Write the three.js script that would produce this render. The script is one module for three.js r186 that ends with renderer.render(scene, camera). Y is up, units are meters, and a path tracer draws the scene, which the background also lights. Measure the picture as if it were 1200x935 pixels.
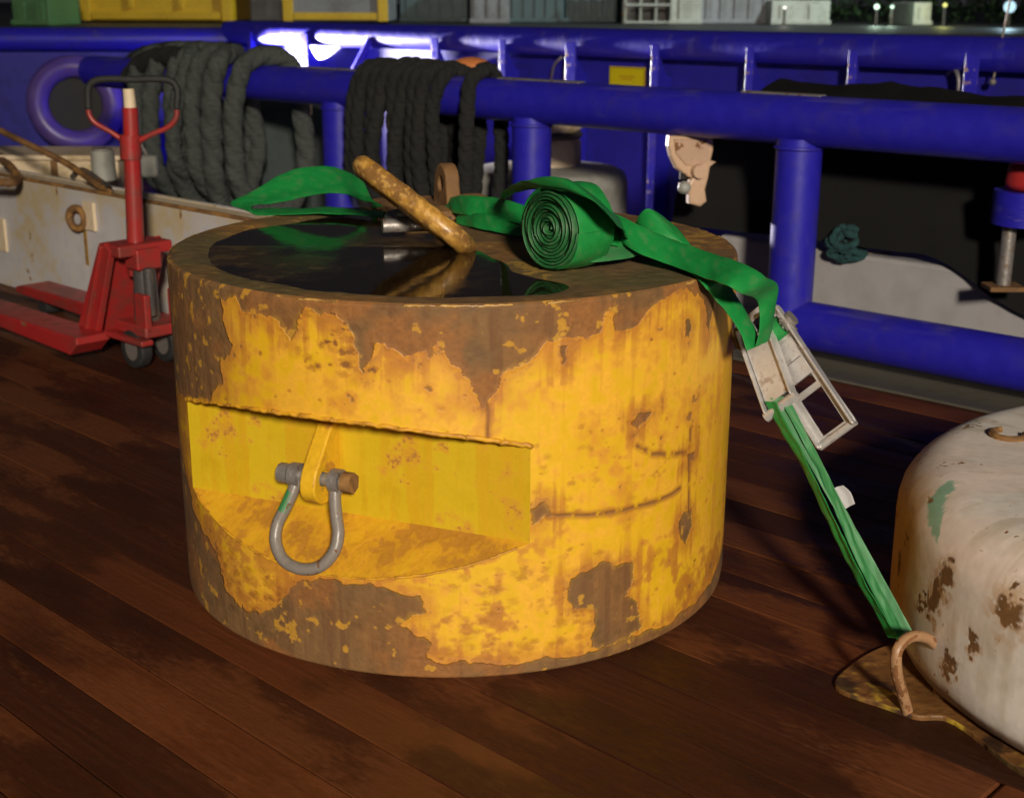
import * as THREE from 'three';
import { mergeGeometries } from 'three/addons/utils/BufferGeometryUtils.js';
import { RoundedBoxGeometry } from 'three/addons/geometries/RoundedBoxGeometry.js';

// ---------------------------------------------------------------- camera, sky, lights, exposure
const PITCH = 16.5 * Math.PI / 180, ROLL = 0.004, FOCAL = 1570, EYE = 1.5;
const scene = new THREE.Scene();
const camera = new THREE.PerspectiveCamera(2 * Math.atan(467.5 / FOCAL) * 180 / Math.PI, 1200 / 934, 0.1, 900);
camera.position.set(0, EYE, 0);
camera.rotation.set(-PITCH, 0, ROLL, 'YXZ');
camera.focus = 3.05; camera.userData.fStop = 4.5;
scene.add(camera);

const renderer = new THREE.WebGLRenderer({ antialias: true });
renderer.setSize(1024, 797);
renderer.toneMapping = THREE.LinearToneMapping;
renderer.toneMappingExposure = 1.0;
renderer.shadowMap.enabled = true;

const V = (x, y, z) => new THREE.Vector3(x, y, z);
{ // night sky over a lit harbour: deep blue overhead, a little brighter and warmer at the horizon
  const w = 64, h = 32, d = new Float32Array(w * h * 4);
  for (let j = 0; j < h; j++) for (let i = 0; i < w; i++) {
    const el = (j + 0.5) / h * 2 - 1, k = Math.exp(-Math.max(el, 0) * 4), o = (j * w + i) * 4;
    d[o] = 0.010 + 0.014 * k; d[o + 1] = 0.010 + 0.013 * k; d[o + 2] = 0.015 + 0.011 * k; d[o + 3] = 1;
  }
  const t = new THREE.DataTexture(d, w, h, THREE.RGBAFormat, THREE.FloatType);
  t.mapping = THREE.EquirectangularReflectionMapping; t.magFilter = THREE.LinearFilter; t.needsUpdate = true;
  scene.background = t; scene.environment = t;
}
const LAMP_POS = V(1.9, 5.6, 9.9), LAMP_AIM = V(-0.3, 0.5, -4.6), LAMP_CD = 830, LAMP_COLOR = [1, 0.89, 0.73];
const UPLIGHT_CD = 330, QUAY_CD = 280;

// ---------------------------------------------------------------- helpers
const UP = V(0, 1, 0);
let seed = 7;
const rnd = () => { seed = (seed * 1664525 + 1013904223) >>> 0; return seed / 4294967296; };
const rr = (a, b) => a + (b - a) * rnd();
const clamp = (x, a = 0, b = 1) => Math.min(b, Math.max(a, x));
const sstep = (a, b, x) => { const t = clamp((x - a) / (b - a)); return t * t * (3 - 2 * t); };
const mix = (a, b, t) => a + (b - a) * t;
function hash(x, y, s) { let h = (x * 374761393 + y * 668265263 + s * 974634599) | 0; h = Math.imul(h ^ (h >>> 13), 1274126177); h ^= h >>> 16; return (h >>> 0) / 4294967296; }
function vnoise(x, y, s = 0, px = 0, py = 0) {
  let xi = Math.floor(x), yi = Math.floor(y); const xf = x - xi, yf = y - yi;
  const u = xf * xf * (3 - 2 * xf), v = yf * yf * (3 - 2 * yf);
  const wx = (k) => px ? ((k % px) + px) % px : k, wy = (k) => py ? ((k % py) + py) % py : k;
  const a = hash(wx(xi), wy(yi), s), b = hash(wx(xi + 1), wy(yi), s), c = hash(wx(xi), wy(yi + 1), s), e = hash(wx(xi + 1), wy(yi + 1), s);
  return mix(mix(a, b, u), mix(c, e, u), v);
}
function fbm(x, y, s = 0, oct = 4, px = 0, py = 0) {
  let a = 0, w = 0.5, n = 0;
  for (let i = 0; i < oct; i++) { a += w * vnoise(x, y, s + i * 17, px, py); n += w; w *= 0.5; x *= 2; y *= 2; px *= 2; py *= 2; }
  return a / n;
}
// a point of the place from where it shows in the photograph (1200 px wide): on a level plane, on an upright plane, or at a distance
function sight(px, py) {
  const x = (px - 600) / FOCAL, y = -(py - 467.5) / FOCAL, c = Math.cos(ROLL), s = Math.sin(ROLL);
  const a = x * c - y * s, b = x * s + y * c;
  return V(a, b * Math.cos(PITCH) - Math.sin(PITCH), -Math.cos(PITCH) - b * Math.sin(PITCH));
}
const level = (px, py, h = 0) => { const d = sight(px, py); return d.multiplyScalar((h - EYE) / d.y).add(V(0, EYE, 0)); };
const atZ = (px, py, z) => { const d = sight(px, py); return d.multiplyScalar(z / d.z).add(V(0, EYE, 0)); };
const onPlane = (px, py, p0, n) => { const d = sight(px, py), o = V(0, EYE, 0); const t = p0.clone().sub(o).dot(n) / d.dot(n); return o.add(d.multiplyScalar(t)); };

const used = {};
function numbered(name) { const n = used[name] = (used[name] ?? -1) + 1; return n ? `${name}_${String(n).padStart(3, '0')}` : name; }
function shade(o) { o.traverse((m) => { if (m.isMesh) { m.castShadow = true; m.receiveShadow = true; } }); return o; }
function obj(name, geo, mat, parent = scene) {
  const m = new THREE.Mesh(Array.isArray(geo) ? mergeGeometries(geo.map((g) => prep(g))) : geo, mat);
  m.name = parent === scene ? numbered(name) : name; m.castShadow = m.receiveShadow = true; parent.add(m); return m;
}
function prep(g) { const q = g.index ? g.toNonIndexed() : g; for (const k of Object.keys(q.attributes)) if (!['position', 'normal', 'uv'].includes(k)) q.deleteAttribute(k); return q; }
function tag(o, label, category, group, kind) { o.userData = { ...(label && { label }), ...(category && { category }), ...(group && { group }), ...(kind && { kind }) }; return o; }
function thing(name, label, category, p = V(0, 0, 0), turn = 0, group) { const o = new THREE.Group(); o.name = numbered(name); o.position.copy(p); o.rotation.y = turn; scene.add(o); return tag(o, label, category, group); }
const struct = (name, geo, mat) => tag(obj(name, geo, mat), null, null, null, 'structure');
function place(g, x = 0, y = 0, z = 0, rx = 0, ry = 0, rz = 0) { const m = new THREE.Matrix4().makeRotationFromEuler(new THREE.Euler(rx, ry, rz)); m.setPosition(x, y, z); return g.applyMatrix4(m); }
function basis(g, o, x, y, z) { return g.applyMatrix4(new THREE.Matrix4().makeBasis(x, y, z).setPosition(o)); }
// box with its uv in metres
function box(w, h, d, r = 0.006) {
  const g = r ? new RoundedBoxGeometry(w, h, d, 2, Math.min(r, w / 2.2, h / 2.2, d / 2.2)) : new THREE.BoxGeometry(w, h, d);
  boxUV(g); return g;
}
function boxUV(g, sc = 1, ou = 0, ov = 0) {
  const p = g.attributes.position, n = g.attributes.normal, uv = new Float32Array(p.count * 2);
  for (let i = 0; i < p.count; i++) {
    const ax = Math.abs(n.getX(i)), ay = Math.abs(n.getY(i)), az = Math.abs(n.getZ(i));
    let u, v; if (ay > ax && ay > az) { u = p.getX(i); v = p.getZ(i); } else if (ax > az) { u = p.getZ(i); v = p.getY(i); } else { u = p.getX(i); v = p.getY(i); }
    uv[i * 2] = u * sc + ou; uv[i * 2 + 1] = v * sc + ov;
  }
  g.setAttribute('uv', new THREE.BufferAttribute(uv, 2)); return g;
}
// a bar between two points
function bar(a, b, r, seg = 14, r2 = r) {
  const d = b.clone().sub(a), L = d.length(), g = new THREE.CylinderGeometry(r2, r, L, seg, 1);
  const uv = g.attributes.uv; for (let i = 0; i < uv.count; i++) uv.setXY(i, uv.getX(i) * 2 * Math.PI * r, uv.getY(i) * L);
  g.applyQuaternion(new THREE.Quaternion().setFromUnitVectors(UP, d.normalize())); const m = a.clone().add(b).multiplyScalar(0.5); return g.translate(m.x, m.y, m.z);
}
function tube(pts, r, seg = 60, rad = 12, closed = false) {
  const c = new THREE.CatmullRomCurve3(pts, closed, 'centripetal'), g = new THREE.TubeGeometry(c, seg, r, rad, closed), L = c.getLength(), uv = g.attributes.uv;
  for (let i = 0; i < uv.count; i++) uv.setXY(i, uv.getX(i) * L, uv.getY(i) * 2 * Math.PI * r);
  if (closed) return g;
  const caps = [0, 1].map((t) => { const q = c.getPointAt(t), s = new THREE.SphereGeometry(r * 0.98, rad, 6); return s.translate(q.x, q.y, q.z); });
  return mergeGeometries([g, ...caps].map(prep));
}
// laid rope: three strands twisting round each other, as real relief
function rope(pts, r, closed = false, seg = 160, pitch = 0.38) {
  const c = new THREE.CatmullRomCurve3(pts, closed, 'centripetal'), L = c.getLength(), fr = c.computeFrenetFrames(seg, closed), R = 21, pos = [], uv = [], idx = [];
  for (let i = 0; i <= seg; i++) {
    const q = c.getPointAt(i / seg), s = i / seg * L;
    for (let k = 0; k <= R; k++) {
      const a = k / R * 2 * Math.PI, l = Math.abs(Math.cos(1.5 * (a + s / pitch * 2 * Math.PI / 1.5)));
      const rad = r * (0.75 + 0.28 * Math.sqrt(l)) * (1 + 0.16 * (vnoise(s * 7, a * 2, 3) - 0.5) + 0.06 * (vnoise(s * 60, a * 9, 4) - 0.5));
      const p = q.clone().addScaledVector(fr.normals[i], Math.cos(a) * rad).addScaledVector(fr.binormals[i], Math.sin(a) * rad);
      pos.push(p.x, p.y, p.z); uv.push(s, a * r);
    }
  }
  for (let i = 0; i < seg; i++) for (let k = 0; k < R; k++) { const a = i * (R + 1) + k, b = a + R + 1; idx.push(a, a + 1, b, b, a + 1, b + 1); }
  const g = new THREE.BufferGeometry(); g.setAttribute('position', new THREE.Float32BufferAttribute(pos, 3)); g.setAttribute('uv', new THREE.Float32BufferAttribute(uv, 2)); g.setIndex(idx); g.computeVertexNormals(); return g;
}
// webbing: pts = [[centre, half-width vector], ...], a flat band of real thickness
function ribbon(pts, th = 0.004, seg = 80, thin = 0.5) {
  const c = new THREE.CatmullRomCurve3(pts.map((p) => p[0]), false, 'centripetal'), w = new THREE.CatmullRomCurve3(pts.map((p) => p[1]), false, 'centripetal');
  const P = [], U = [], I = []; let s = 0, last = null; const N = 6;
  const ring = [];
  for (let i = 0; i <= seg; i++) {
    const t = i / seg, q = c.getPoint(t), hw = w.getPoint(t), tan = c.getTangent(t), nn = tan.clone().cross(hw).normalize(); if (last) s += q.distanceTo(last); last = q;
    for (let side = 0; side < 2; side++) for (let k = 0; k <= N; k++) {
      const f = side ? 1 - 2 * k / N : 2 * k / N - 1;
      const edge = 1 - thin * Math.pow(Math.abs(f), 8), cup = 0.05 * hw.length() * f * f + (thin === 0.5 ? 0.011 * (fbm(s * 16 + 40, f * 1.1 + s * 5, 471, 3) - 0.5) : 0);
      const p = q.clone().addScaledVector(hw, f).addScaledVector(nn, (side ? -1 : 1) * th / 2 * edge + cup);
      P.push(p.x, p.y, p.z); U.push(s, f * hw.length());
    }
  }
  const M = 2 * (N + 1);
  for (let i = 0; i < seg; i++) for (let k = 0; k < M; k++) { const a = i * M + k, b = i * M + (k + 1) % M, d = a + M, e = b + M; I.push(a, d, b, b, d, e); }
  const g = new THREE.BufferGeometry(); g.setAttribute('position', new THREE.Float32BufferAttribute(P, 3)); g.setAttribute('uv', new THREE.Float32BufferAttribute(U, 2)); g.setIndex(I); g.computeVertexNormals(); return g;
}
function extrude(shape, depth, bevel = 0.004) { const g = new THREE.ExtrudeGeometry(shape, { depth: depth - 2 * bevel, bevelEnabled: bevel > 0, bevelSize: bevel, bevelThickness: bevel, bevelOffset: -bevel, bevelSegments: 2, curveSegments: 24 }); return g.translate(0, 0, -depth / 2 + bevel); }
function poly(pts) { const s = new THREE.Shape(); pts.forEach((p, i) => i ? s.lineTo(...p) : s.moveTo(...p)); return s; }
function lathe(pts, seg = 64) {
  const g = new THREE.LatheGeometry(pts.map((p) => new THREE.Vector2(...p)), seg), uv = g.attributes.uv, p = g.attributes.position;
  let R = 0; for (const q of pts) R = Math.max(R, q[0]);
  const len = [0]; for (let i = 1; i < pts.length; i++) len.push(len[i - 1] + Math.hypot(pts[i][0] - pts[i - 1][0], pts[i][1] - pts[i - 1][1]));
  for (let i = 0; i < uv.count; i++) uv.setXY(i, uv.getX(i) * 2 * Math.PI * R, len[i % pts.length]);
  return g;
}

// ---------------------------------------------------------------- materials
function texture(w, h, fn, srgb, rep = 1, rep2 = rep, wrap = THREE.RepeatWrapping) { // fn(x, y, out) with linear 0..1 values
  const d = new Uint8Array(w * h * 4), o = [0, 0, 0];
  const enc = (c) => srgb ? (c <= 0.0031308 ? 12.92 * c : 1.055 * Math.pow(c, 1 / 2.4) - 0.055) : c;
  for (let y = 0; y < h; y++) for (let x = 0; x < w; x++) { fn(x / w, y / h, o); const k = (y * w + x) * 4; for (let c = 0; c < 3; c++) d[k + c] = Math.round(255 * enc(clamp(o[c]))); d[k + 3] = 255; }
  const t = new THREE.DataTexture(d, w, h, THREE.RGBAFormat); t.wrapS = t.wrapT = wrap; t.magFilter = THREE.LinearFilter; t.minFilter = THREE.LinearMipmapLinearFilter; t.generateMipmaps = true;
  if (srgb) t.colorSpace = THREE.SRGBColorSpace; t.repeat.set(rep, rep2); t.needsUpdate = true; return t;
}
// one pass over (u, v) gives colour, roughness and height maps
function surface(w, h, fn, { rep = 1, rep2 = rep, bump = 0.002, metal = 0, wrap, ...more } = {}) {
  const n = w * h, buf = new Float32Array(n * 5), s = { r: 0, g: 0, b: 0, rough: 0.6, h: 0 };
  for (let y = 0; y < h; y++) for (let x = 0; x < w; x++) { fn(x / w, y / h, s); const k = (y * w + x) * 5; buf[k] = s.r; buf[k + 1] = s.g; buf[k + 2] = s.b; buf[k + 3] = s.rough; buf[k + 4] = s.h; }
  const at = (u, v) => (Math.round(v * h) * w + Math.round(u * w)) * 5;
  const map = texture(w, h, (u, v, o) => { const k = at(u, v); o[0] = buf[k]; o[1] = buf[k + 1]; o[2] = buf[k + 2]; }, true, rep, rep2, wrap);
  const pk = texture(w, h, (u, v, o) => { const k = at(u, v); o[0] = buf[k + 4]; o[1] = buf[k + 3]; o[2] = 1; }, false, rep, rep2, wrap);   // height, roughness, metal in one
  return new (more.specularIntensity !== undefined ? THREE.MeshPhysicalMaterial : THREE.MeshStandardMaterial)({ map, roughness: 1, roughnessMap: pk, metalness: metal, bumpMap: pk, bumpScale: bump, ...more });
}
const set = (s, c, k = 1) => { s.r = c[0] * k; s.g = c[1] * k; s.b = c[2] * k; };
const blend = (s, c, t, k = 1) => { s.r = mix(s.r, c[0] * k, t); s.g = mix(s.g, c[1] * k, t); s.b = mix(s.b, c[2] * k, t); };
// painted steel, chipped to rust here and there (tile of `size` metres)
function paint(col, { size = 1.2, chip = 0.7, rust = [0.17, 0.07, 0.022], dirt = [0.2, 0.14, 0.08], dirtK = 0.3, rough = 0.45, bump = 0.0015, s = 1, scuff = 0, scuffC = [0.5, 0.5, 0.6], res = 512 } = {}) {
  return surface(res, res, (u, v, o) => {
    const n = fbm(u * 6, v * 6, s, 5, 6, 6), f = fbm(u * 24, v * 24, s + 50, 4, 24, 24), m = fbm(u * 3, v * 3, s + 90, 3, 3, 3);
    set(o, col, 0.86 + 0.28 * f); blend(o, dirt, dirtK * sstep(0.45, 0.75, m * 0.6 + f * 0.4), 1);
    const c = sstep(chip, chip + 0.035, n * 0.62 + f * 0.38); blend(o, rust, c, 0.6 + 0.8 * f);
    if (scuff) blend(o, scuffC, scuff * sstep(0.6, 0.72, fbm(u * 40, v * 6, s + 7, 3, 40, 6)) * sstep(0.5, 0.65, m), 1);
    o.rough = mix(rough + 0.16 * (f - 0.5), 0.85, c); o.h = 0.5 + 0.3 * (f - 0.5) + 0.25 * (n - 0.5) - 0.35 * c;
  }, { rep: 1 / size, bump });
}
const M = {};
const NEUTRAL = [paint([0.9, 0.9, 0.9], { chip: 0.76, dirt: [0.55, 0.5, 0.45], dirtK: 0.6, rough: 0.5, s: 81 }), paint([0.9, 0.9, 0.9], { chip: 0.8, dirt: [0.5, 0.48, 0.45], dirtK: 0.7, rough: 0.55, s: 87 })];
const tint = (c, i = 0) => { const m = NEUTRAL[i].clone(); m.color.setRGB(...c); return m; };
M.blue = paint([0.02, 0.016, 0.4], { chip: 0.7, rust: [0.2, 0.16, 0.26], dirt: [0.03, 0.022, 0.24], dirtK: 0.7, rough: 0.42, s: 3, size: 1.1, res: 1024, scuff: 0.12, scuffC: [0.22, 0.2, 0.4], bump: 0.004 });
M.blueDark = tint([0.02, 0.016, 0.34], 1);
M.red = paint([0.38, 0.022, 0.022], { chip: 0.68, dirt: [0.16, 0.04, 0.03], dirtK: 0.8, rough: 0.4, s: 5 });
M.whiteGrey = paint([0.36, 0.345, 0.35], { chip: 0.76, dirt: [0.2, 0.15, 0.12], dirtK: 0.7, rough: 0.6, s: 33, size: 1.8 });
M.cream = paint([0.72, 0.58, 0.4], { chip: 0.7, dirt: [0.35, 0.24, 0.08], dirtK: 0.8, rough: 0.6, s: 35, size: 0.9 });
M.rust = surface(512, 512, (u, v, o) => {
  const n = fbm(u * 5, v * 5, 41, 5, 5, 5), f = fbm(u * 32, v * 32, 42, 4, 32, 32);
  set(o, [0.17, 0.085, 0.03], 0.6 + 0.8 * f); blend(o, [0.3, 0.15, 0.04], sstep(0.5, 0.7, n), 0.7 + 0.6 * f); o.rough = 0.62 + 0.3 * f; o.h = 0.6 * f + 0.4 * n;
}, { rep: 1 / 0.7, bump: 0.004 });
M.ring = surface(512, 512, (u, v, o) => { // yellow paint worn to bright, rough metal
  const n = fbm(u * 8, v * 8, 45, 5, 8, 8), f = fbm(u * 40, v * 40, 46, 3, 40, 40);
  set(o, [0.42, 0.215, 0.04], 0.7 + 0.6 * f); blend(o, [0.22, 0.11, 0.035], 0.9 * sstep(0.42, 0.66, n), 0.75 + 0.5 * f); blend(o, [0.6, 0.36, 0.09], 0.5 * sstep(0.52, 0.7, f), 1); o.rough = 0.26 + 0.25 * f; o.h = 0.4 * f + 0.6 * n;
}, { rep: 1 / 0.4, bump: 0.0025 });
M.galv = surface(256, 256, (u, v, o) => { const n = fbm(u * 8, v * 8, 51, 4, 8, 8), f = fbm(u * 30, v * 30, 52, 3, 30, 30); set(o, [0.36, 0.335, 0.315], 0.6 + 0.6 * n); blend(o, [0.17, 0.09, 0.05], 0.8 * sstep(0.52, 0.7, n * 0.6 + f * 0.4), 1); o.rough = 0.3 + 0.3 * f; o.h = f; }, { rep: 4, bump: 0.001, metal: 0.55 });
M.silver = surface(256, 256, (u, v, o) => { const n = fbm(u * 8, v * 8, 54, 4, 8, 8), f = fbm(u * 30, v * 30, 56, 3, 30, 30); set(o, [0.6, 0.58, 0.57], 0.72 + 0.45 * n); blend(o, [0.22, 0.13, 0.085], 0.6 * sstep(0.58, 0.74, n * 0.7 + f * 0.3), 1); o.rough = 0.26 + 0.25 * n; o.h = n; }, { rep: 3.2, bump: 0.001, metal: 0.5 });
M.steelDark = paint([0.06, 0.055, 0.055], { chip: 0.68, rough: 0.5, s: 55 });
M.ribBlue = paint([0.03, 0.024, 0.45], { chip: 0.73, rust: [0.3, 0.2, 0.16], dirt: [0.05, 0.035, 0.25], dirtK: 0.6, rough: 0.24, s: 133, size: 0.8 });
M.black = new THREE.MeshStandardMaterial({ color: new THREE.Color().setRGB(0.012, 0.012, 0.012), roughness: 0.65 });
M.rubber = surface(256, 256, (u, v, o) => { const f = fbm(u * 20, v * 20, 57, 3, 20, 20); set(o, [0.018, 0.018, 0.018], 0.7 + 0.6 * f); o.rough = 0.7; o.h = f; }, { rep: 4 });
const webbing = (col, s) => surface(256, 256, (u, v, o) => { // u along, v across: a plain weave with darker ribs
  const a = Math.sin(u * 2 * Math.PI * 48), b = Math.sin(v * 2 * Math.PI * 24 + (Math.floor(u * 48) % 2) * Math.PI), n = fbm(u * 6, v * 6, s, 4, 6, 6);
  set(o, col, 0.72 + 0.16 * a * b + 0.35 * (n - 0.3)); blend(o, [0.1, 0.13, 0.07], 0.3 * sstep(0.5, 0.75, n), 1); o.rough = 0.36 + 0.1 * n; o.h = 0.5 + 0.4 * a * b;
}, { rep: 1 / 0.12, bump: 0.0006 });
M.green = webbing([0.014, 0.3, 0.06], 61);
M.greenLight = webbing([0.055, 0.27, 0.09], 62);
M.greenDull = webbing([0.022, 0.14, 0.04], 63);
M.mint = webbing([0.13, 0.36, 0.17], 64);
M.fibre = (col, s) => surface(256, 256, (u, v, o) => { const f = fbm(u * 40, v * 10, s, 4, 40, 10), n = fbm(u * 5, v * 5, s + 3, 3, 5, 5); set(o, col, 0.5 + 0.6 * f + 0.5 * n); o.rough = 0.95; o.h = f; }, { rep: 2.5, bump: 0.012 });
M.ropeGrey = M.fibre([0.05, 0.058, 0.054], 71);
M.ropeBlack = M.fibre([0.012, 0.012, 0.0115], 73);
M.ropeTeal = M.fibre([0.012, 0.05, 0.052], 75);
M.tarp = new THREE.MeshPhysicalMaterial({ color: new THREE.Color().setRGB(0.014, 0.0135, 0.0135), roughness: 0.85, specularIntensity: 0.2 });
M.skip = tint([0.66, 0.4, 0.011], 0);
M.teal = tint([0.04, 0.08, 0.09], 0);
M.greyBox = tint([0.22, 0.22, 0.24], 1);
M.paleBox = tint([0.4, 0.4, 0.36], 1);
M.greenBox = tint([0.07, 0.19, 0.07], 0);
M.locker = tint([0.022, 0.04, 0.04], 1);
M.concrete = tint([0.02, 0.02, 0.02], 1);
M.water = surface(512, 512, (u, v, o) => { // dark water with silt and scum drifting in it
  const n = fbm(u * 7, v * 7, 161, 5), f = fbm(u * 40, v * 40, 162, 4); set(o, [0.012, 0.007, 0.004]); blend(o, [0.05, 0.028, 0.01], 0.8 * sstep(0.5, 0.66, n), 0.7 + 0.5 * f); blend(o, [0.1, 0.06, 0.022], 0.7 * sstep(0.62, 0.68, n * 0.6 + f * 0.4), 1); o.rough = 0.07 + 0.14 * sstep(0.5, 0.66, n); o.h = n;
}, { rep: 1 / 1.5, bump: 0.0012 });
M.sea = new THREE.MeshStandardMaterial({ color: new THREE.Color().setRGB(0.004, 0.006, 0.008), roughness: 0.12 });
M.orange = tint([0.66, 0.22, 0.066], 0);
M.glow = (c, k) => new THREE.MeshStandardMaterial({ color: 0x111111, emissive: new THREE.Color().setRGB(...c), emissiveIntensity: k });

// ---------------------------------------------------------------- the deck: hardwood planks laid along the ship
const SHIP = 43 * Math.PI / 180;                     // the ship's long axis runs from far left to near right
const U = V(Math.cos(SHIP), 0, Math.sin(SHIP)), OUT = V(Math.sin(SHIP), 0, -Math.cos(SHIP));  // along the ship, and towards its side
const turnU = -SHIP;
const wood = (s, base) => surface(512, 1024, (u, v, o) => { // u across (0.5 m), v along (2 m)
  const g = fbm(u * 40 + 3 * fbm(u * 4, v * 3, s, 3, 4, 3), v * 5, s + 1, 4, 0, 5), n = fbm(u * 3, v * 5, s + 2, 5, 3, 5), f = fbm(u * 60, v * 90, s + 4, 3, 60, 90), w = fbm(u * 2, v * 4, s + 9, 5, 2, 4);
  set(o, base, 0.72 + 0.5 * g); blend(o, [0.026, 0.008, 0.0034], 0.7 * sstep(0.42, 0.66, n * 0.85 + f * 0.15), 0.85 + 0.3 * f);   // soaked, oily dark patches with a ragged edge
  blend(o, [0.16, 0.049, 0.014], 0.55 * sstep(0.52, 0.68, w * 0.88 + f * 0.12), 0.85 + 0.25 * f);                                     // scraped bare wood
  o.rough = 0.52 + 0.3 * f - 0.12 * sstep(0.44, 0.58, n); o.h = 0.6 * g + 0.4 * f;
}, { rep: 2, rep2: 0.5, bump: 0.0025, specularIntensity: 0.45 });
const WOODS = [wood(101, [0.05, 0.0125, 0.0036]), wood(131, [0.036, 0.009, 0.003]), wood(151, [0.105, 0.0275, 0.0072])];
const deck = struct('deck', place(new THREE.PlaneGeometry(40, 40), 0, -0.022, -2, -Math.PI / 2), new THREE.MeshStandardMaterial({ color: new THREE.Color().setRGB(0.012, 0.008, 0.006), roughness: 0.8 }));
{
  const A = 44 * Math.PI / 180, a = V(Math.cos(A), 0, Math.sin(A)), b = V(Math.sin(A), 0, -Math.cos(A)), W = 0.158, gap = 0.0035;
  const variants = [];
  for (let i = 0; i < 9; i++) {
    const g = new RoundedBoxGeometry(W - gap, 0.04, 1, 1, 0.0025), p = g.attributes.position; g.translate(0, -0.02, 0);
    variants.push(g);
  }
  const lens = [8.4, 9.6, 11.2];
  const geos = variants.flatMap((g, i) => lens.map((L) => { const q = g.clone().scale(1, 1, L - 0.006); boxUV(q, 1, 0, 0); const uv = q.attributes.uv, n = q.attributes.normal, p = q.attributes.position; for (let k = 0; k < uv.count; k++) uv.setXY(k, p.getX(k) + 0.071 * i * 3.7, p.getZ(k) + i * 0.43); return q; }));
  for (let r = -6; r < 56; r++) {
    let s = -8.6 + rr(-9, 0);
    while (s < 1.6) {
      const li = Math.floor(rnd() * 3), L = lens[li], c = a.clone().multiplyScalar(s + L / 2).addScaledVector(b, (r + 0.5) * W + 0.02), vi = Math.floor(rnd() * 9);
      const wi = rnd() < 0.42 ? 0 : rnd() < 0.5 ? 1 : 2, dy = rr(-0.0016, 0.0);
      s += L;
      if (c.x < -12 || c.x > 10 || c.z < -15 || c.z > 5.5) continue;
      const m = new THREE.Mesh(geos[vi * 3 + li], WOODS[wi]); m.name = 'plank'; m.receiveShadow = m.castShadow = true; m.position.set(c.x, dy, c.z); m.rotation.set(rr(-0.0006, 0.0006), Math.PI / 2 - A, rr(-0.006, 0.006), 'YXZ'); deck.add(m);
    }
  }
}
struct('harbour_water', place(new THREE.PlaneGeometry(1200, 1200), 0, -1.8, 0, -Math.PI / 2), M.sea);

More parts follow.
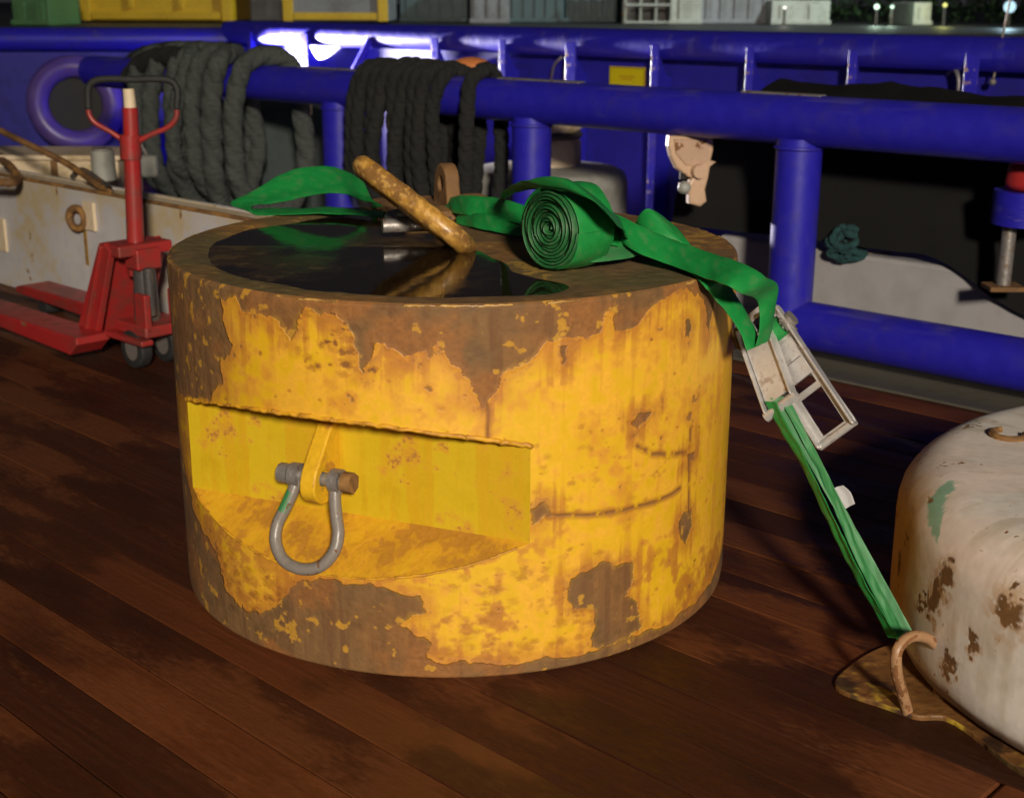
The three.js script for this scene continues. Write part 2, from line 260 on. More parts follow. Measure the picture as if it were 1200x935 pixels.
// ---------------------------------------------------------------- the yellow weight
const C = V(-0.153, 0, -3.518), R = 0.742, H = 0.885;
const TC = -0.395, D0 = 0.586, HALF = Math.acos(D0 / R), YB = 0.332, YT = 0.562, SB = 0.6, ST = 0.35;   // the pocket: its direction, distance, half angle, heights and flare
{
  const inside = (pts, x, y) => { let c = false; for (let i = 0, j = pts.length - 1; i < pts.length; j = i++) { const [xi, yi] = pts[i], [xj, yj] = pts[j]; if ((yi > y) !== (yj > y) && x < (xj - xi) * (y - yi) / (yj - yi) + xi) c = !c; } return c; };
  const dseg = (x, y, a, b) => { const dx = b[0] - a[0], dy = b[1] - a[1], t = clamp(((x - a[0]) * dx + (y - a[1]) * dy) / (dx * dx + dy * dy + 1e-9)); return Math.hypot(x - a[0] - t * dx, y - a[1] - t * dy); };
  const dline = (pts, x, y, closed) => { let d = 9; for (let i = 1; i < pts.length; i++) d = Math.min(d, dseg(x, y, pts[i - 1], pts[i])); if (closed) d = Math.min(d, dseg(x, y, pts[pts.length - 1], pts[0])); return d; };
  // outlines of the bare patches as (angle, height) on the drum
  const P = {
    top: [[-3.2, 0.95], [-3.2, 0.6], [-2, 0.66], [-1.4, 0.6], [-1.2, 0.55], [-1.0, 0.575], [-0.86, 0.6], [-0.78, 0.655], [-0.775, 0.69], [-0.72, 0.755], [-0.755, 0.80], [-0.75, 0.85], [-0.69, 0.865], [-0.66, 0.83], [-0.6, 0.842], [-0.52, 0.83], [-0.47, 0.79], [-0.45, 0.82], [-0.42, 0.865], [-0.36, 0.845], [-0.33, 0.86], [-0.28, 0.845], [-0.25, 0.78], [-0.232, 0.72], [-0.2, 0.79], [-0.16, 0.80], [-0.1, 0.765], [-0.042, 0.79], [-0.012, 0.81], [0.032, 0.748], [0.075, 0.72], [0.11, 0.665], [0.13, 0.66], [0.15, 0.69], [0.182, 0.727], [0.233, 0.744], [0.31, 0.788], [0.363, 0.803], [0.43, 0.805], [0.476, 0.808], [0.5, 0.84], [0.53, 0.842], [0.545, 0.81], [0.6, 0.812], [0.65, 0.83], [0.7, 0.855], [0.78, 0.872], [0.86, 0.87], [0.95, 0.83], [1.0, 0.74], [1.05, 0.86], [1.3, 0.83], [1.8, 0.8], [3.2, 0.6], [3.2, 0.95]],
    low: [[-3.2, -0.05], [-3.2, 0.4], [-2, 0.5], [-1.3, 0.46], [-1.13, 0.34], [-1.07, 0.275], [-0.97, 0.225], [-0.88, 0.2], [-0.84, 0.12], [-0.7, 0.08], [-0.58, 0.13], [-0.5, 0.2], [-0.4, 0.232], [-0.22, 0.234], [-0.15, 0.22], [-0.06, 0.2], [-0.055, 0.165], [-0.1, 0.155], [-0.14, 0.135], [-0.1, 0.12], [-0.04, 0.09], [-0.06, 0.062], [-0.02, 0.045], [0.1, 0.04], [0.2, 0.032], [0.4, 0.036], [0.6, 0.03], [0.8, 0.03], [1.1, 0.05], [1.3, 0.09], [1.8, 0.2], [3.2, 0.4], [3.2, -0.05]],
    patch: [[0.383, 0.205], [0.42, 0.232], [0.456, 0.24], [0.5, 0.258], [0.517, 0.263], [0.57, 0.24], [0.638, 0.23], [0.642, 0.2], [0.625, 0.175], [0.606, 0.152], [0.64, 0.14], [0.663, 0.123], [0.67, 0.09], [0.678, 0.06], [0.631, 0.03], [0.511, 0.035], [0.478, 0.06], [0.49, 0.1], [0.495, 0.135], [0.47, 0.15], [0.44, 0.158], [0.41, 0.155]],
    spotA: [[0.615, 0.585], [0.65, 0.6], [0.69, 0.6], [0.675, 0.585], [0.64, 0.57]], spotB: [[0.84, 0.79], [0.868, 0.79], [0.87, 0.745], [0.845, 0.75]], spotC: [[0.355, 0.775], [0.375, 0.778], [0.372, 0.75], [0.358, 0.745]],
    spotD: [[0.85, 0.29], [0.89, 0.31], [0.93, 0.3], [0.94, 0.26], [0.9, 0.225], [0.87, 0.25]], spotE: [[0.255, 0.415], [0.31, 0.42], [0.33, 0.395], [0.27, 0.375]], spotF: [[0.88, 0.46], [0.93, 0.47], [0.93, 0.435], [0.89, 0.44]],
  };
  const lines = [[[0.321, 0.392], [0.435, 0.381], [0.559, 0.375], [0.7, 0.37], [0.8, 0.372], [0.852, 0.38]], [[0.635, 0.521], [0.7, 0.49], [0.78, 0.475], [0.9, 0.465]], [[0.9, 0.52], [0.9, 0.44], [0.91, 0.31]], [[0.13, 0.66], [0.133, 0.58]]];
  for (const k in P) P[k].map2 = P[k].map(([a, y]) => [a * R, y]);
  const names = Object.keys(P), bb = names.map((k) => { const xs = P[k].map((p) => p[0]), ys = P[k].map((p) => p[1]); return [Math.min(...xs) - 0.05, Math.max(...xs) + 0.05, Math.min(...ys) - 0.05, Math.max(...ys) + 0.05]; });
  const blisters = []; for (let i = 0; i < 260; i++) { const a = rr(-1.4, 1.4), y = Math.pow(rnd(), 1.7) * 0.85; blisters.push([a, y, rr(0.002, 0.006) * (rnd() < 0.1 ? 1.7 : 1), rr(0.25, 0.9)]); }
  for (let i = 0; i < 120; i++) blisters.push([rr(0.0, 0.5), rr(0.03, 0.3), rr(0.003, 0.012), rr(0.2, 0.75)]);
  for (let i = 0; i < 90; i++) blisters.push([rr(-0.9, -0.5), rr(0.05, 0.22), rr(0.003, 0.016), rr(0.3, 0.9)]);
  for (let i = 0; i < 60; i++) blisters.push([rr(-0.45, -0.2), rr(0.72, 0.87), rr(0.002, 0.012), rr(0.4, 1)]);
  for (let i = 0; i < 70; i++) blisters.push([rr(0.25, 1.0), rr(0.36, 0.6), rr(0.002, 0.008), rr(0.2, 0.7)]);
  const TW = 2048, TH = 512, grid = new Float32Array(TW * TH);
  let i0 = 0;
  for (const [a, y, r, hard] of blisters) { const cx = (a + Math.PI) / (2 * Math.PI) * TW, cy = y / H * TH, rx = r / (2 * Math.PI * R) * TW * (1 + 0.8 * hash(i0++, 3, 9)), ry = r / H * TH; for (let j = Math.floor(cy - 2 * ry - 1); j <= cy + 2 * ry + 1; j++) for (let i = Math.floor(cx - 2 * rx - 1); i <= cx + 2 * rx + 1; i++) { if (i < 0 || j < 0 || i >= TW || j >= TH) continue; const d = Math.hypot((i - cx) / rx, (j - cy) / ry) + 1.3 * (fbm(i * 0.3, j * 0.36, 5, 3) - 0.5); grid[j * TW + i] = Math.max(grid[j * TW + i], hard * sstep(1.35, 0.3, d)); } }
  M.shell = surface(TW, TH, (u, v, o) => {
    const a = u * 2 * Math.PI - Math.PI, y = v * H, s = a * R;
    const n1 = fbm(s * 9, y * 9, 201, 4), n2 = fbm(s * 40, y * 40, 202, 4), n3 = fbm(s * 130, y * 130, 206, 3), st = fbm(s * 55, y * 2.5, 203, 4), m = fbm(s * 3.2, y * 3.2, 204, 4);
    const aw = a + 0.035 * (fbm(s * 26, y * 26, 211, 3) - 0.5) + 0.012 * (n3 - 0.5), yw = y + 0.032 * (fbm(s * 26, y * 26, 212, 3) - 0.5) + 0.012 * (n2 - 0.5);
    let bare = 0, edge = 0.08;
    for (let i = 0; i < names.length; i++) { const b = bb[i]; if (aw < b[0] || aw > b[1] || yw < b[2] || yw > b[3]) continue; if (inside(P[names[i]], aw, yw)) bare = 1; edge = Math.min(edge, dline(P[names[i]].map2, aw * R, yw, true)); }
    // paint: warm yellow, oranger where thin, with runs of rust water
    set(o, [0.73, 0.425, 0.013], 0.84 + 0.22 * n2 + 0.1 * (st - 0.5)); blend(o, [0.7, 0.36, 0.03], 0.8 * sstep(0.42, 0.6, m * 0.5 + n2 * 0.5), 0.9 + 0.25 * n3); blend(o, [0.5, 0.2, 0.02], 0.6 * sstep(0.52, 0.72, n1 * 0.6 + n2 * 0.4), 0.85 + 0.3 * n2);
    blend(o, [0.48, 0.2, 0.02], 0.35 * sstep(0.54, 0.74, st * 0.75 + n2 * 0.25), 0.95);
    const low = sstep(0.42, 0.1, y) * sstep(0.5, 0.62, n1 * 0.6 + n2 * 0.4); blend(o, [0.36, 0.13, 0.02], 0.7 * low, 0.8 + 0.4 * n3);
    if (!bare) { blend(o, [0.4, 0.15, 0.02], 0.8 * sstep(0.08, 0.01, edge) * sstep(0.5, 0.62, st * 0.8 + n2 * 0.2), 0.85 + 0.3 * n3); const hl = sstep(0.05, 0.0, edge + 0.05 * (n2 - 0.45)); blend(o, [0.5, 0.2, 0.025], 0.75 * hl, 0.8 + 0.4 * n3); blend(o, [0.26, 0.1, 0.025], 0.7 * hl * sstep(0.5, 0.62, n2 * 0.6 + n3 * 0.4), 0.8 + 0.4 * n3); }
    { const pk = sstep(0.09, 0.0, Math.abs(y - (YB - SB * Math.max(0, R * Math.cos(a - TC) - D0)))) * sstep(HALF + 0.1, HALF - 0.05, Math.abs(a - TC)); blend(o, [0.46, 0.18, 0.022], 0.75 * pk * sstep(0.42, 0.6, n2), 0.85 + 0.3 * n3); }
    blend(o, [0.44, 0.19, 0.03], 0.75 * sstep(-0.45, -0.95, a + 0.5 * (n1 - 0.5)) * sstep(0.36, 0.56, n2 * 0.6 + n1 * 0.4), 0.85 + 0.3 * n3);
    let c = bare * (0.8 + 0.2 * sstep(0.0, 0.012, edge)); const bl = grid[Math.min(TH - 1, Math.round(v * TH)) * TW + Math.min(TW - 1, Math.round(u * TW))]; blend(o, [0.33, 0.12, 0.018], 0.85 * bl * (1 - c), 0.75 + 0.5 * n3); blend(o, [0.16, 0.07, 0.024], 0.8 * sstep(0.75, 1, bl) * (1 - c), 0.7 + 0.5 * n3);
    { const al = a + 0.016 * (fbm(s * 14, y * 14, 215, 3) - 0.5), yl = y + 0.014 * (fbm(s * 14, y * 14, 216, 3) - 0.5); if (a > 0 && a < 1.1) for (const L of lines) { const d = dline(L, al, yl); blend(o, [0.3, 0.11, 0.018], 0.8 * sstep(0.016, 0.002, d) * sstep(0.3, 0.55, n2 + 0.2 * n3), 1); c = Math.max(c, 0.8 * sstep(0.005, 0.001, d) * sstep(0.36, 0.5, n2)); } }
    c = Math.max(c, 0.85 * sstep(0.72, 0.78, n1 * 0.45 + n2 * 0.55));
    // bare steel: brown rust, greyer and browner by patches
    const rust = [0.185, 0.084, 0.023]; const k = 0.62 + 0.8 * n2;
    o.r = mix(o.r, rust[0] * k, c); o.g = mix(o.g, rust[1] * k, c); o.b = mix(o.b, rust[2] * k, c);
    blend(o, [0.14, 0.083, 0.034], 0.5 * bare * sstep(0.42, 0.62, m), 0.7 + 0.6 * n2); blend(o, [0.1, 0.04, 0.014], 0.55 * bare * sstep(0.5, 0.7, st * 0.6 + n2 * 0.4), 0.8 + 0.4 * n3); blend(o, [0.26, 0.1, 0.022], 0.7 * bare * sstep(0.48, 0.66, n1), 0.7 + 0.6 * n3);
    blend(o, [0.55, 0.28, 0.02], 0.7 * bare * sstep(0.71, 0.77, fbm(s * 34, y * 34, 231, 4) + 0.05 * sstep(-0.15, -0.45, a)) , 0.8 + 0.3 * n3);   // flakes of paint left on the bare steel
    o.rough = mix(0.42 + 0.2 * n2, 0.68 + 0.2 * n2, c); o.h = 0.55 + 0.1 * (n2 - 0.5) + 0.08 * (n1 - 0.5) - 0.25 * c + 0.16 * c * (n3 - 0.5) + 0.12 * c * (n2 - 0.5) + 0.1 * (1 - c) * sstep(0.012, 0.0, edge) - 0.1 * bl;
  }, { bump: 0.007 });
  M.pocket = surface(512, 512, (u, v, o) => { // thick newer paint in the sheltered pocket, streaked downwards; u, v in half metres
    const st = fbm(u * 60, v * 2, 221, 4, 60, 2), n = fbm(u * 10, v * 10, 222, 4, 10, 10), f = fbm(u * 50, v * 50, 223, 3, 50, 50);
    const w = fbm(u * 14 + 0.6 * n, v * 1, 227, 3, 14, 1); set(o, [0.58, 0.37, 0.007], 0.8 + 0.25 * n + 0.15 * (f - 0.5)); blend(o, [0.56, 0.32, 0.008], 0.7 * sstep(0.42, 0.68, w * 0.6 + st * 0.4), 1); blend(o, [0.58, 0.42, 0.012], 0.5 * sstep(0.56, 0.4, w), 1); blend(o, [0.5, 0.24, 0.02], 0.8 * sstep(0.56, 0.72, n * 0.75 + f * 0.25), 0.9 + 0.3 * f); blend(o, [0.3, 0.13, 0.03], 0.7 * sstep(0.68, 0.74, n * 0.5 + f * 0.5), 1);
    o.rough = 0.42 + 0.2 * n; o.h = 0.3 * st + 0.3 * f;
  }, { rep: 2, bump: 0.001 });
  M.pocketFloor = surface(512, 512, (u, v, o) => {
    const n = fbm(u * 7, v * 7, 225, 5, 7, 7), f = fbm(u * 40, v * 40, 226, 3, 40, 40);
    set(o, [0.62, 0.31, 0.014], 0.8 + 0.4 * f); blend(o, [0.32, 0.13, 0.02], 0.7 * sstep(0.5, 0.66, n * 0.7 + f * 0.3), 0.8 + 0.4 * f); blend(o, [0.64, 0.36, 0.012], 0.7 * sstep(0.5, 0.4, n), 1); o.rough = 0.55; o.h = f;
  }, { rep: 2, bump: 0.0015 });
  M.topPlate = surface(1024, 1024, (u, v, o) => {
    const n = fbm(u * 8, v * 8, 241, 5), f = fbm(u * 70, v * 70, 242, 4), m = fbm(u * 4, v * 4, 243, 4);
    set(o, [0.15, 0.082, 0.03], 0.65 + 0.7 * f); blend(o, [0.25, 0.12, 0.028], 0.8 * sstep(0.48, 0.64, n), 0.7 + 0.6 * f); blend(o, [0.1, 0.085, 0.03], 0.7 * sstep(0.52, 0.66, m), 0.7 + 0.6 * f); blend(o, [0.4, 0.23, 0.03], 0.7 * sstep(0.66, 0.7, n * 0.6 + f * 0.4), 1);
    o.rough = 0.6 + 0.25 * f; o.h = 0.5 * n + 0.5 * f;
  }, { bump: 0.005 });
}
const weight = thing('clump_weight', 'big round yellow steel weight with chipped paint and a pocket in its side', 'weight', C);
const onShell = (a, y, r = R) => V(Math.sin(a) * r, y, Math.cos(a) * r);
{
  // the shell, column by column, parted where the pocket opens
  const cols = []; for (let i = 0; i <= 300; i++) cols.push(-Math.PI + i / 300 * 2 * Math.PI);
  cols.push(TC - HALF, TC + HALF); cols.sort((a, b) => a - b);
  const lowLip = (a) => YB - SB * (R * Math.cos(a - TC) - D0), topLip = (a) => YT + ST * (R * Math.cos(a - TC) - D0);
  const dent = (a, y) => R + 0.004 * (fbm(a * 2.3 + 9, y * 3, 301, 3) - 0.5);
  const pos = [], uv = [], idx = [];
  const put = (a, y, r) => { const p = onShell(a, y, r); pos.push(p.x, p.y, p.z); uv.push((a + Math.PI) / (2 * Math.PI), y / H); return pos.length / 3 - 1; };
  const strip = (c0, c1, f) => { const p = f(c0), q = f(c1), n = p.length; const A = p.map((e) => put(c0, e[0], e[1])), B = q.map((e) => put(c1, e[0], e[1])); for (let i = 0; i + 1 < n; i++) idx.push(A[i], B[i], A[i + 1], A[i + 1], B[i], B[i + 1]); };
  const rows = (a, y0, y1, n) => { const o = []; for (let i = 0; i <= n; i++) { const y = mix(y0, y1, i / n); o.push([y, dent(a, y)]); } return o; };
  const bottom = [[0.0, R - 0.014], [0.003, R - 0.008], [0.01, R - 0.003]], top = [[H - 0.003, R - 0.003], [H, R - 0.01]];
  for (let i = 0; i + 1 < cols.length; i++) {
    const a = cols[i], b = cols[i + 1], mid = (a + b) / 2;
    if (b - a < 1e-6) continue;
    if (Math.abs(mid - TC) < HALF) {
      strip(a, b, (c) => [...bottom, ...rows(c, 0.03, lowLip(c), 8)]); strip(a, b, (c) => [...rows(c, topLip(c), H - 0.01, 10), ...top]);
    } else strip(a, b, (c) => [...bottom, ...rows(c, 0.03, H - 0.01, 24), ...top]);
  }
  let g = new THREE.BufferGeometry(); g.setAttribute('position', new THREE.Float32BufferAttribute(pos, 3)); g.setAttribute('uv', new THREE.Float32BufferAttribute(uv, 2)); g.setIndex(idx);
  g.computeVertexNormals();
  { const n = g.attributes.normal; for (let i = 0; i < n.count; i++) { const x = pos[i * 3], y = pos[i * 3 + 1], z = pos[i * 3 + 2], r = Math.hypot(x, z); const ny = y > H - 0.006 ? 0.7 : y < 0.008 ? -0.7 : 0, k = Math.sqrt(1 - ny * ny); n.setXYZ(i, x / r * k, ny, z / r * k); } }
  obj('shell', g, M.shell, weight);
  // pocket faces
  const T = V(Math.cos(TC), 0, -Math.sin(TC)), N = V(Math.sin(TC), 0, Math.cos(TC));
  const pf = (t, y, n) => T.clone().multiplyScalar(t).addScaledVector(N, D0 + n).add(V(0, y, 0));
  const sheet = (f, nx, ny, uvf) => { const P = [], W = [], I = []; for (let j = 0; j <= ny; j++) for (let i = 0; i <= nx; i++) { const p = f(i / nx, j / ny); P.push(p.x, p.y, p.z); W.push(...uvf(i / nx, j / ny, p)); } for (let j = 0; j < ny; j++) for (let i = 0; i < nx; i++) { const a = j * (nx + 1) + i, b = a + nx + 1; I.push(a, a + 1, b, b, a + 1, b + 1); } const q = new THREE.BufferGeometry(); q.setAttribute('position', new THREE.Float32BufferAttribute(P, 3)); q.setAttribute('uv', new THREE.Float32BufferAttribute(W, 2)); q.setIndex(I); q.computeVertexNormals(); return q; };
  const hw = R * Math.sin(HALF);
  obj('pocket_wall', sheet((i, j) => pf(mix(-hw, hw, i), mix(YB, YT, j), 0), 20, 6, (i, j, p) => [mix(-hw, hw, i), p.y]), M.pocket, weight);
  const lipN = (a) => R * Math.cos(a - TC) - D0;
  const floorF = (sl, y0) => (i, j) => { const a = TC + mix(-HALF, HALF, i), n = lipN(a) * j; return pf(R * Math.sin(a - TC), y0 + sl * n, n); };
  obj('pocket_floor', sheet(floorF(-SB, YB), 40, 5, (i, j, p) => [p.x, p.z]), M.pocketFloor, weight);
  obj('pocket_roof', sheet(floorF(ST, YT), 40, 5, (i, j, p) => [p.x, p.z]), M.pocketFloor, weight);
  // weld beads along the lips and round the rim: lumpy, as laid by hand
  const bead = (f, r, n, skip = 0) => { const geos = []; let run = []; for (let i = 0; i <= n; i++) { run.push(f(i / n)); if (run.length > 7 || i === n) { if (run.length > 2) { if (rnd() >= skip) geos.push(tube(run.map((p) => p.clone().add(V(rr(-1, 1), rr(-1, 1), rr(-1, 1)).multiplyScalar(r * 0.3))), r * rr(0.65, 1.15), run.length * 2, 6)); run = [run[run.length - 1]]; } } } return geos; };
  const lip = (f, k0, k1) => (t) => { const a = TC + mix(-HALF, HALF, mix(k0, k1, t)); return onShell(a, f(a), R - 0.001); };
  obj('weld_bead', bead(lip(topLip, 0.0, 1), 0.006, 90), M.pocketFloor, weight);
  obj('weld_bead', bead(lip(lowLip, 0.03, 0.97), 0.0038, 90, 0.12), M.pocketFloor, weight);
  obj('rim_weld', bead((t) => onShell(-Math.PI + t * 2 * Math.PI, H - 0.004, R - 0.004), 0.0036, 420, 0.6), M.ring, weight);
  // the top plate: a level rim, then a shallow, uneven dish that holds water at its low side
  {
    const P = [], W = [], I = [], na = 120, nr = 46;
    const hgt = (x, z, r) => { const low = 0.02 * sstep(R - 0.055, R - 0.16, r + 0.09 * (fbm(x * 6 + 3, z * 6, 311, 4) - 0.5)); const tilt = sstep(-0.04, 0.26, x * 0.85 - z * 0.3 + 0.1 + 0.14 * (fbm(x * 4, z * 4 + 7, 312, 3) - 0.5)); return H - low * (1 - 0.92 * tilt) + 0.003 * (fbm(x * 9, z * 9, 313, 3) - 0.5) * sstep(R, R - 0.08, r); };
    for (let j = 0; j <= nr; j++) for (let i = 0; i <= na; i++) { const a = i / na * 2 * Math.PI, r = (R - 0.01) * Math.sqrt(1 - j / nr) , x = Math.sin(a) * r, z = Math.cos(a) * r; P.push(x, hgt(x, z, r), z); W.push(0.5 + x / 1.6, 0.5 + z / 1.6); }
    for (let j = 0; j < nr; j++) for (let i = 0; i < na; i++) { const a = j * (na + 1) + i, b = a + na + 1; I.push(a, a + 1, b, b, a + 1, b + 1); }
    const q = new THREE.BufferGeometry(); q.setAttribute('position', new THREE.Float32BufferAttribute(P, 3)); q.setAttribute('uv', new THREE.Float32BufferAttribute(W, 2)); q.setIndex(I); q.computeVertexNormals();
    obj('top_plate', q, M.topPlate, weight);
  }
  obj('base_plate', place(new THREE.CircleGeometry(R - 0.03, 96), 0, 0.002, 0, Math.PI / 2), M.rust, weight);
  // pad eye in the pocket, its face standing out from the wall
  const n0 = N.clone(), p0 = C.clone().addScaledVector(N, D0 + 0.075);
  const pin = onPlane(371, 560, p0, n0).sub(C), tP = pin.dot(T), yP = pin.y;
  globalThis.PIN = { tP, yP, T, N };
  const eye = new THREE.Shape(); eye.moveTo(-0.002, yP + 0.135); eye.lineTo(0.02, yP + 0.13); eye.lineTo(0.105, yP + 0.03); eye.quadraticCurveTo(0.13, yP - 0.01, 0.115, yP - 0.035); eye.quadraticCurveTo(0.09, yP - 0.07, 0.05, yP - 0.06); eye.lineTo(-0.002, yP - 0.055); eye.closePath();
  const hole = new THREE.Path(); hole.absarc(0.075, yP, 0.026, 0, Math.PI * 2, true); eye.holes.push(hole);
  const eg = boxUV(extrude(eye, 0.04, 0.004)); basis(eg, pf(tP, 0, 0), N, UP, T.clone().negate());
  obj('pad_eye', eg, M.eyePaint = surface(256, 256, (u, v, o) => { const n = fbm(u * 6, v * 6, 251, 4, 6, 6), f = fbm(u * 30, v * 30, 252, 3, 30, 30); set(o, [0.66, 0.38, 0.012], 0.85 + 0.3 * f); blend(o, [0.42, 0.18, 0.03], 0.8 * sstep(0.48, 0.62, n), 0.8 + 0.4 * f); o.rough = 0.5; o.h = n; }, { rep: 4, bump: 0.002 }), weight);
}
{ // rainwater held in the dish
  const s = new THREE.Shape(); for (let i = 0; i <= 90; i++) { const a = i / 90 * 2 * Math.PI, r = R - 0.06; i ? s.lineTo(Math.cos(a) * r, Math.sin(a) * r) : s.moveTo(Math.cos(a) * r, Math.sin(a) * r); }
  const g = new THREE.ShapeGeometry(s); place(g, C.x, H - 0.0075, C.z, -Math.PI / 2); struct('water', g, M.water).userData.label = 'dark pool of rainwater lying in the top of the yellow weight';
}
{ // the shackle in the pocket
  const { tP, yP, T, N } = globalThis.PIN, O = C.clone().addScaledVector(T, tP).addScaledVector(N, D0 + 0.075).add(V(0, yP, 0));
  const sh = thing('bow_shackle', 'galvanised bow shackle hanging in the pocket of the yellow weight', 'shackle', O);
  const dn = V(0, -0.19, 0).addScaledVector(N, 0.085).normalize(), at = (t, d) => T.clone().multiplyScalar(t).addScaledVector(dn, d);
  const pts = [at(-0.052, -0.005), at(-0.055, 0.035), at(-0.068, 0.08), at(-0.081, 0.12), at(-0.078, 0.16), at(-0.05, 0.198), at(0, 0.212), at(0.05, 0.198), at(0.078, 0.16), at(0.081, 0.12), at(0.068, 0.08), at(0.055, 0.035), at(0.052, -0.005)];
  obj('bow', tube(pts, 0.0145, 90, 14), M.shackle = paint([0.2, 0.175, 0.155], { chip: 0.6, rust: [0.12, 0.06, 0.035], dirt: [0.12, 0.07, 0.05], dirtK: 0.8, rough: 0.36, s: 141, size: 0.25 }), sh);
  const green = obj('tape_band', tube([at(-0.0575, 0.042), at(-0.066, 0.072), at(-0.072, 0.09)], 0.0148, 20, 14), M.greenLight, sh); green.userData.label = 'green tape band round one leg of the bow';
  const eyeG = (t) => bar(T.clone().multiplyScalar(t - 0.012), T.clone().multiplyScalar(t + 0.012), 0.029, 24);
  obj('ear', eyeG(-0.054), M.galv, sh); obj('ear', eyeG(0.054), M.galv, sh);
  obj('pin', bar(T.clone().multiplyScalar(-0.09), T.clone().multiplyScalar(0.085), 0.0165, 20), M.galv, sh);
  obj('pin_head', [bar(T.clone().multiplyScalar(-0.072), T.clone().multiplyScalar(-0.098), 0.024, 20)], M.galv, sh);
  obj('nut', bar(T.clone().multiplyScalar(0.071), T.clone().multiplyScalar(0.098), 0.026, 6), M.rust, sh).userData.label = 'rusty brown nut';
}
// ---------------------------------------------------------------- on top of the weight
const TOP = H + 0.002;
{ // oblong lifting link leaning on the lug, seen almost edge on
  const lo = level(551, 292, H - 0.0), hi = atZ(421, 193, lo.z - 0.16), L = hi.clone().sub(lo), ax = L.clone().normalize();
  const mid = lo.clone().add(hi).multiplyScalar(0.5), view = mid.clone().sub(V(0, EYE, 0)).normalize();
  const side = view.clone().addScaledVector(ax, -view.dot(ax)).normalize().applyAxisAngle(ax, 0.05), half = L.length() / 2 - 0.024, w = 0.085;
  const link = thing('lifting_link', 'thick rusty yellow lifting link leaning up from the middle of the weight', 'lifting ring', mid);
  const pts = []; for (let i = 0; i < 40; i++) { const a = i / 40 * 2 * Math.PI, c = Math.cos(a), s = Math.sin(a), e = 0.62; pts.push(ax.clone().multiplyScalar(half * Math.sign(c) * Math.pow(Math.abs(c), e)).addScaledVector(side, w * Math.sign(s) * Math.pow(Math.abs(s), e))); }
  const g = tube(pts, 0.028, 160, 18, true), p = g.attributes.position, n = g.attributes.normal;
  for (let i = 0; i < p.count; i++) { const k = 0.0016 * (fbm(p.getX(i) * 60, p.getY(i) * 60 + p.getZ(i) * 40, 330, 3) - 0.5) * 2; p.setXYZ(i, p.getX(i) + n.getX(i) * k, p.getY(i) + n.getY(i) * k, p.getZ(i) + n.getZ(i) * k); }
  g.computeVertexNormals(); obj('link', g, M.ring, link);
  // the lug it is made fast to and the shackle through it
  const q = level(524, 247, TOP);
  const lug = thing('lifting_lug', 'brown upright lug with a rounded head behind the lifting link', 'lug', q, 1.95);
  const s = new THREE.Shape(); s.moveTo(-0.075, -0.005); s.lineTo(0.075, -0.005); s.lineTo(0.055, 0.09); s.absarc(0, 0.09, 0.055, 0, Math.PI, false); s.closePath();
  const ho = new THREE.Path(); ho.absarc(0, 0.085, 0.022, 0, 2 * Math.PI, true); s.holes.push(ho);
  obj('lug_plate', boxUV(extrude(s, 0.045, 0.006)), M.rust, lug);
  obj('foot_plate', place(box(0.34, 0.03, 0.36), 0.03, 0.006, 0.0), M.rust, lug);
  const ts = thing('bow_shackle', 'grey shackle lying on the top of the weight below the lifting link', 'shackle', level(487, 262, TOP + 0.03), 0.25);
  const b = [[-0.05, 0.0, 0.02], [-0.06, 0.005, -0.03], [-0.055, 0.01, -0.08], [0, 0.012, -0.115], [0.055, 0.01, -0.08], [0.06, 0.005, -0.03], [0.05, 0, 0.02]].map((e) => V(...e));
  obj('bow', tube(b, 0.016, 60, 12), M.galv, ts); obj('pin', bar(V(-0.095, 0, 0.02), V(0.095, 0, 0.02), 0.019, 18), M.galv, ts);
}
{ // flat green sling: a wide loop folded over at the left of the link
  const sl = thing('lifting_sling', 'wide green webbing sling folded in a loop at the left of the lifting link', 'sling');
  const h = TOP;
  const a = [[level(442, 243, h + 0.01), V(0.02, 0.008, 0.035)], [level(425, 225, h + 0.045), V(0.01, -0.02, 0.06)], [level(395, 212, h + 0.085), V(0.02, -0.03, 0.07)], [level(350, 216, h + 0.075), V(0.03, -0.03, 0.065)], [level(312, 231, h + 0.035), V(0.04, -0.012, 0.05)], [level(284, 240, h + 0.012), V(0.04, 0, 0.03)], [level(288, 246, h + 0.004), V(0.03, 0, 0.045)], [level(330, 247, h + 0.006), V(0.015, 0, 0.06)], [level(390, 246, h + 0.008), V(0, 0, 0.06)], [level(450, 250, h + 0.01), V(0, 0, 0.05)]];
  obj('webbing', ribbon(a, 0.006, 120), M.green, sl);
}
const RIM = level(872, 322, H);                     // where the lashing strap leaves the weight
const EYE_BOLT = level(1066, 752, 0.115);           // where it is hooked to the deck
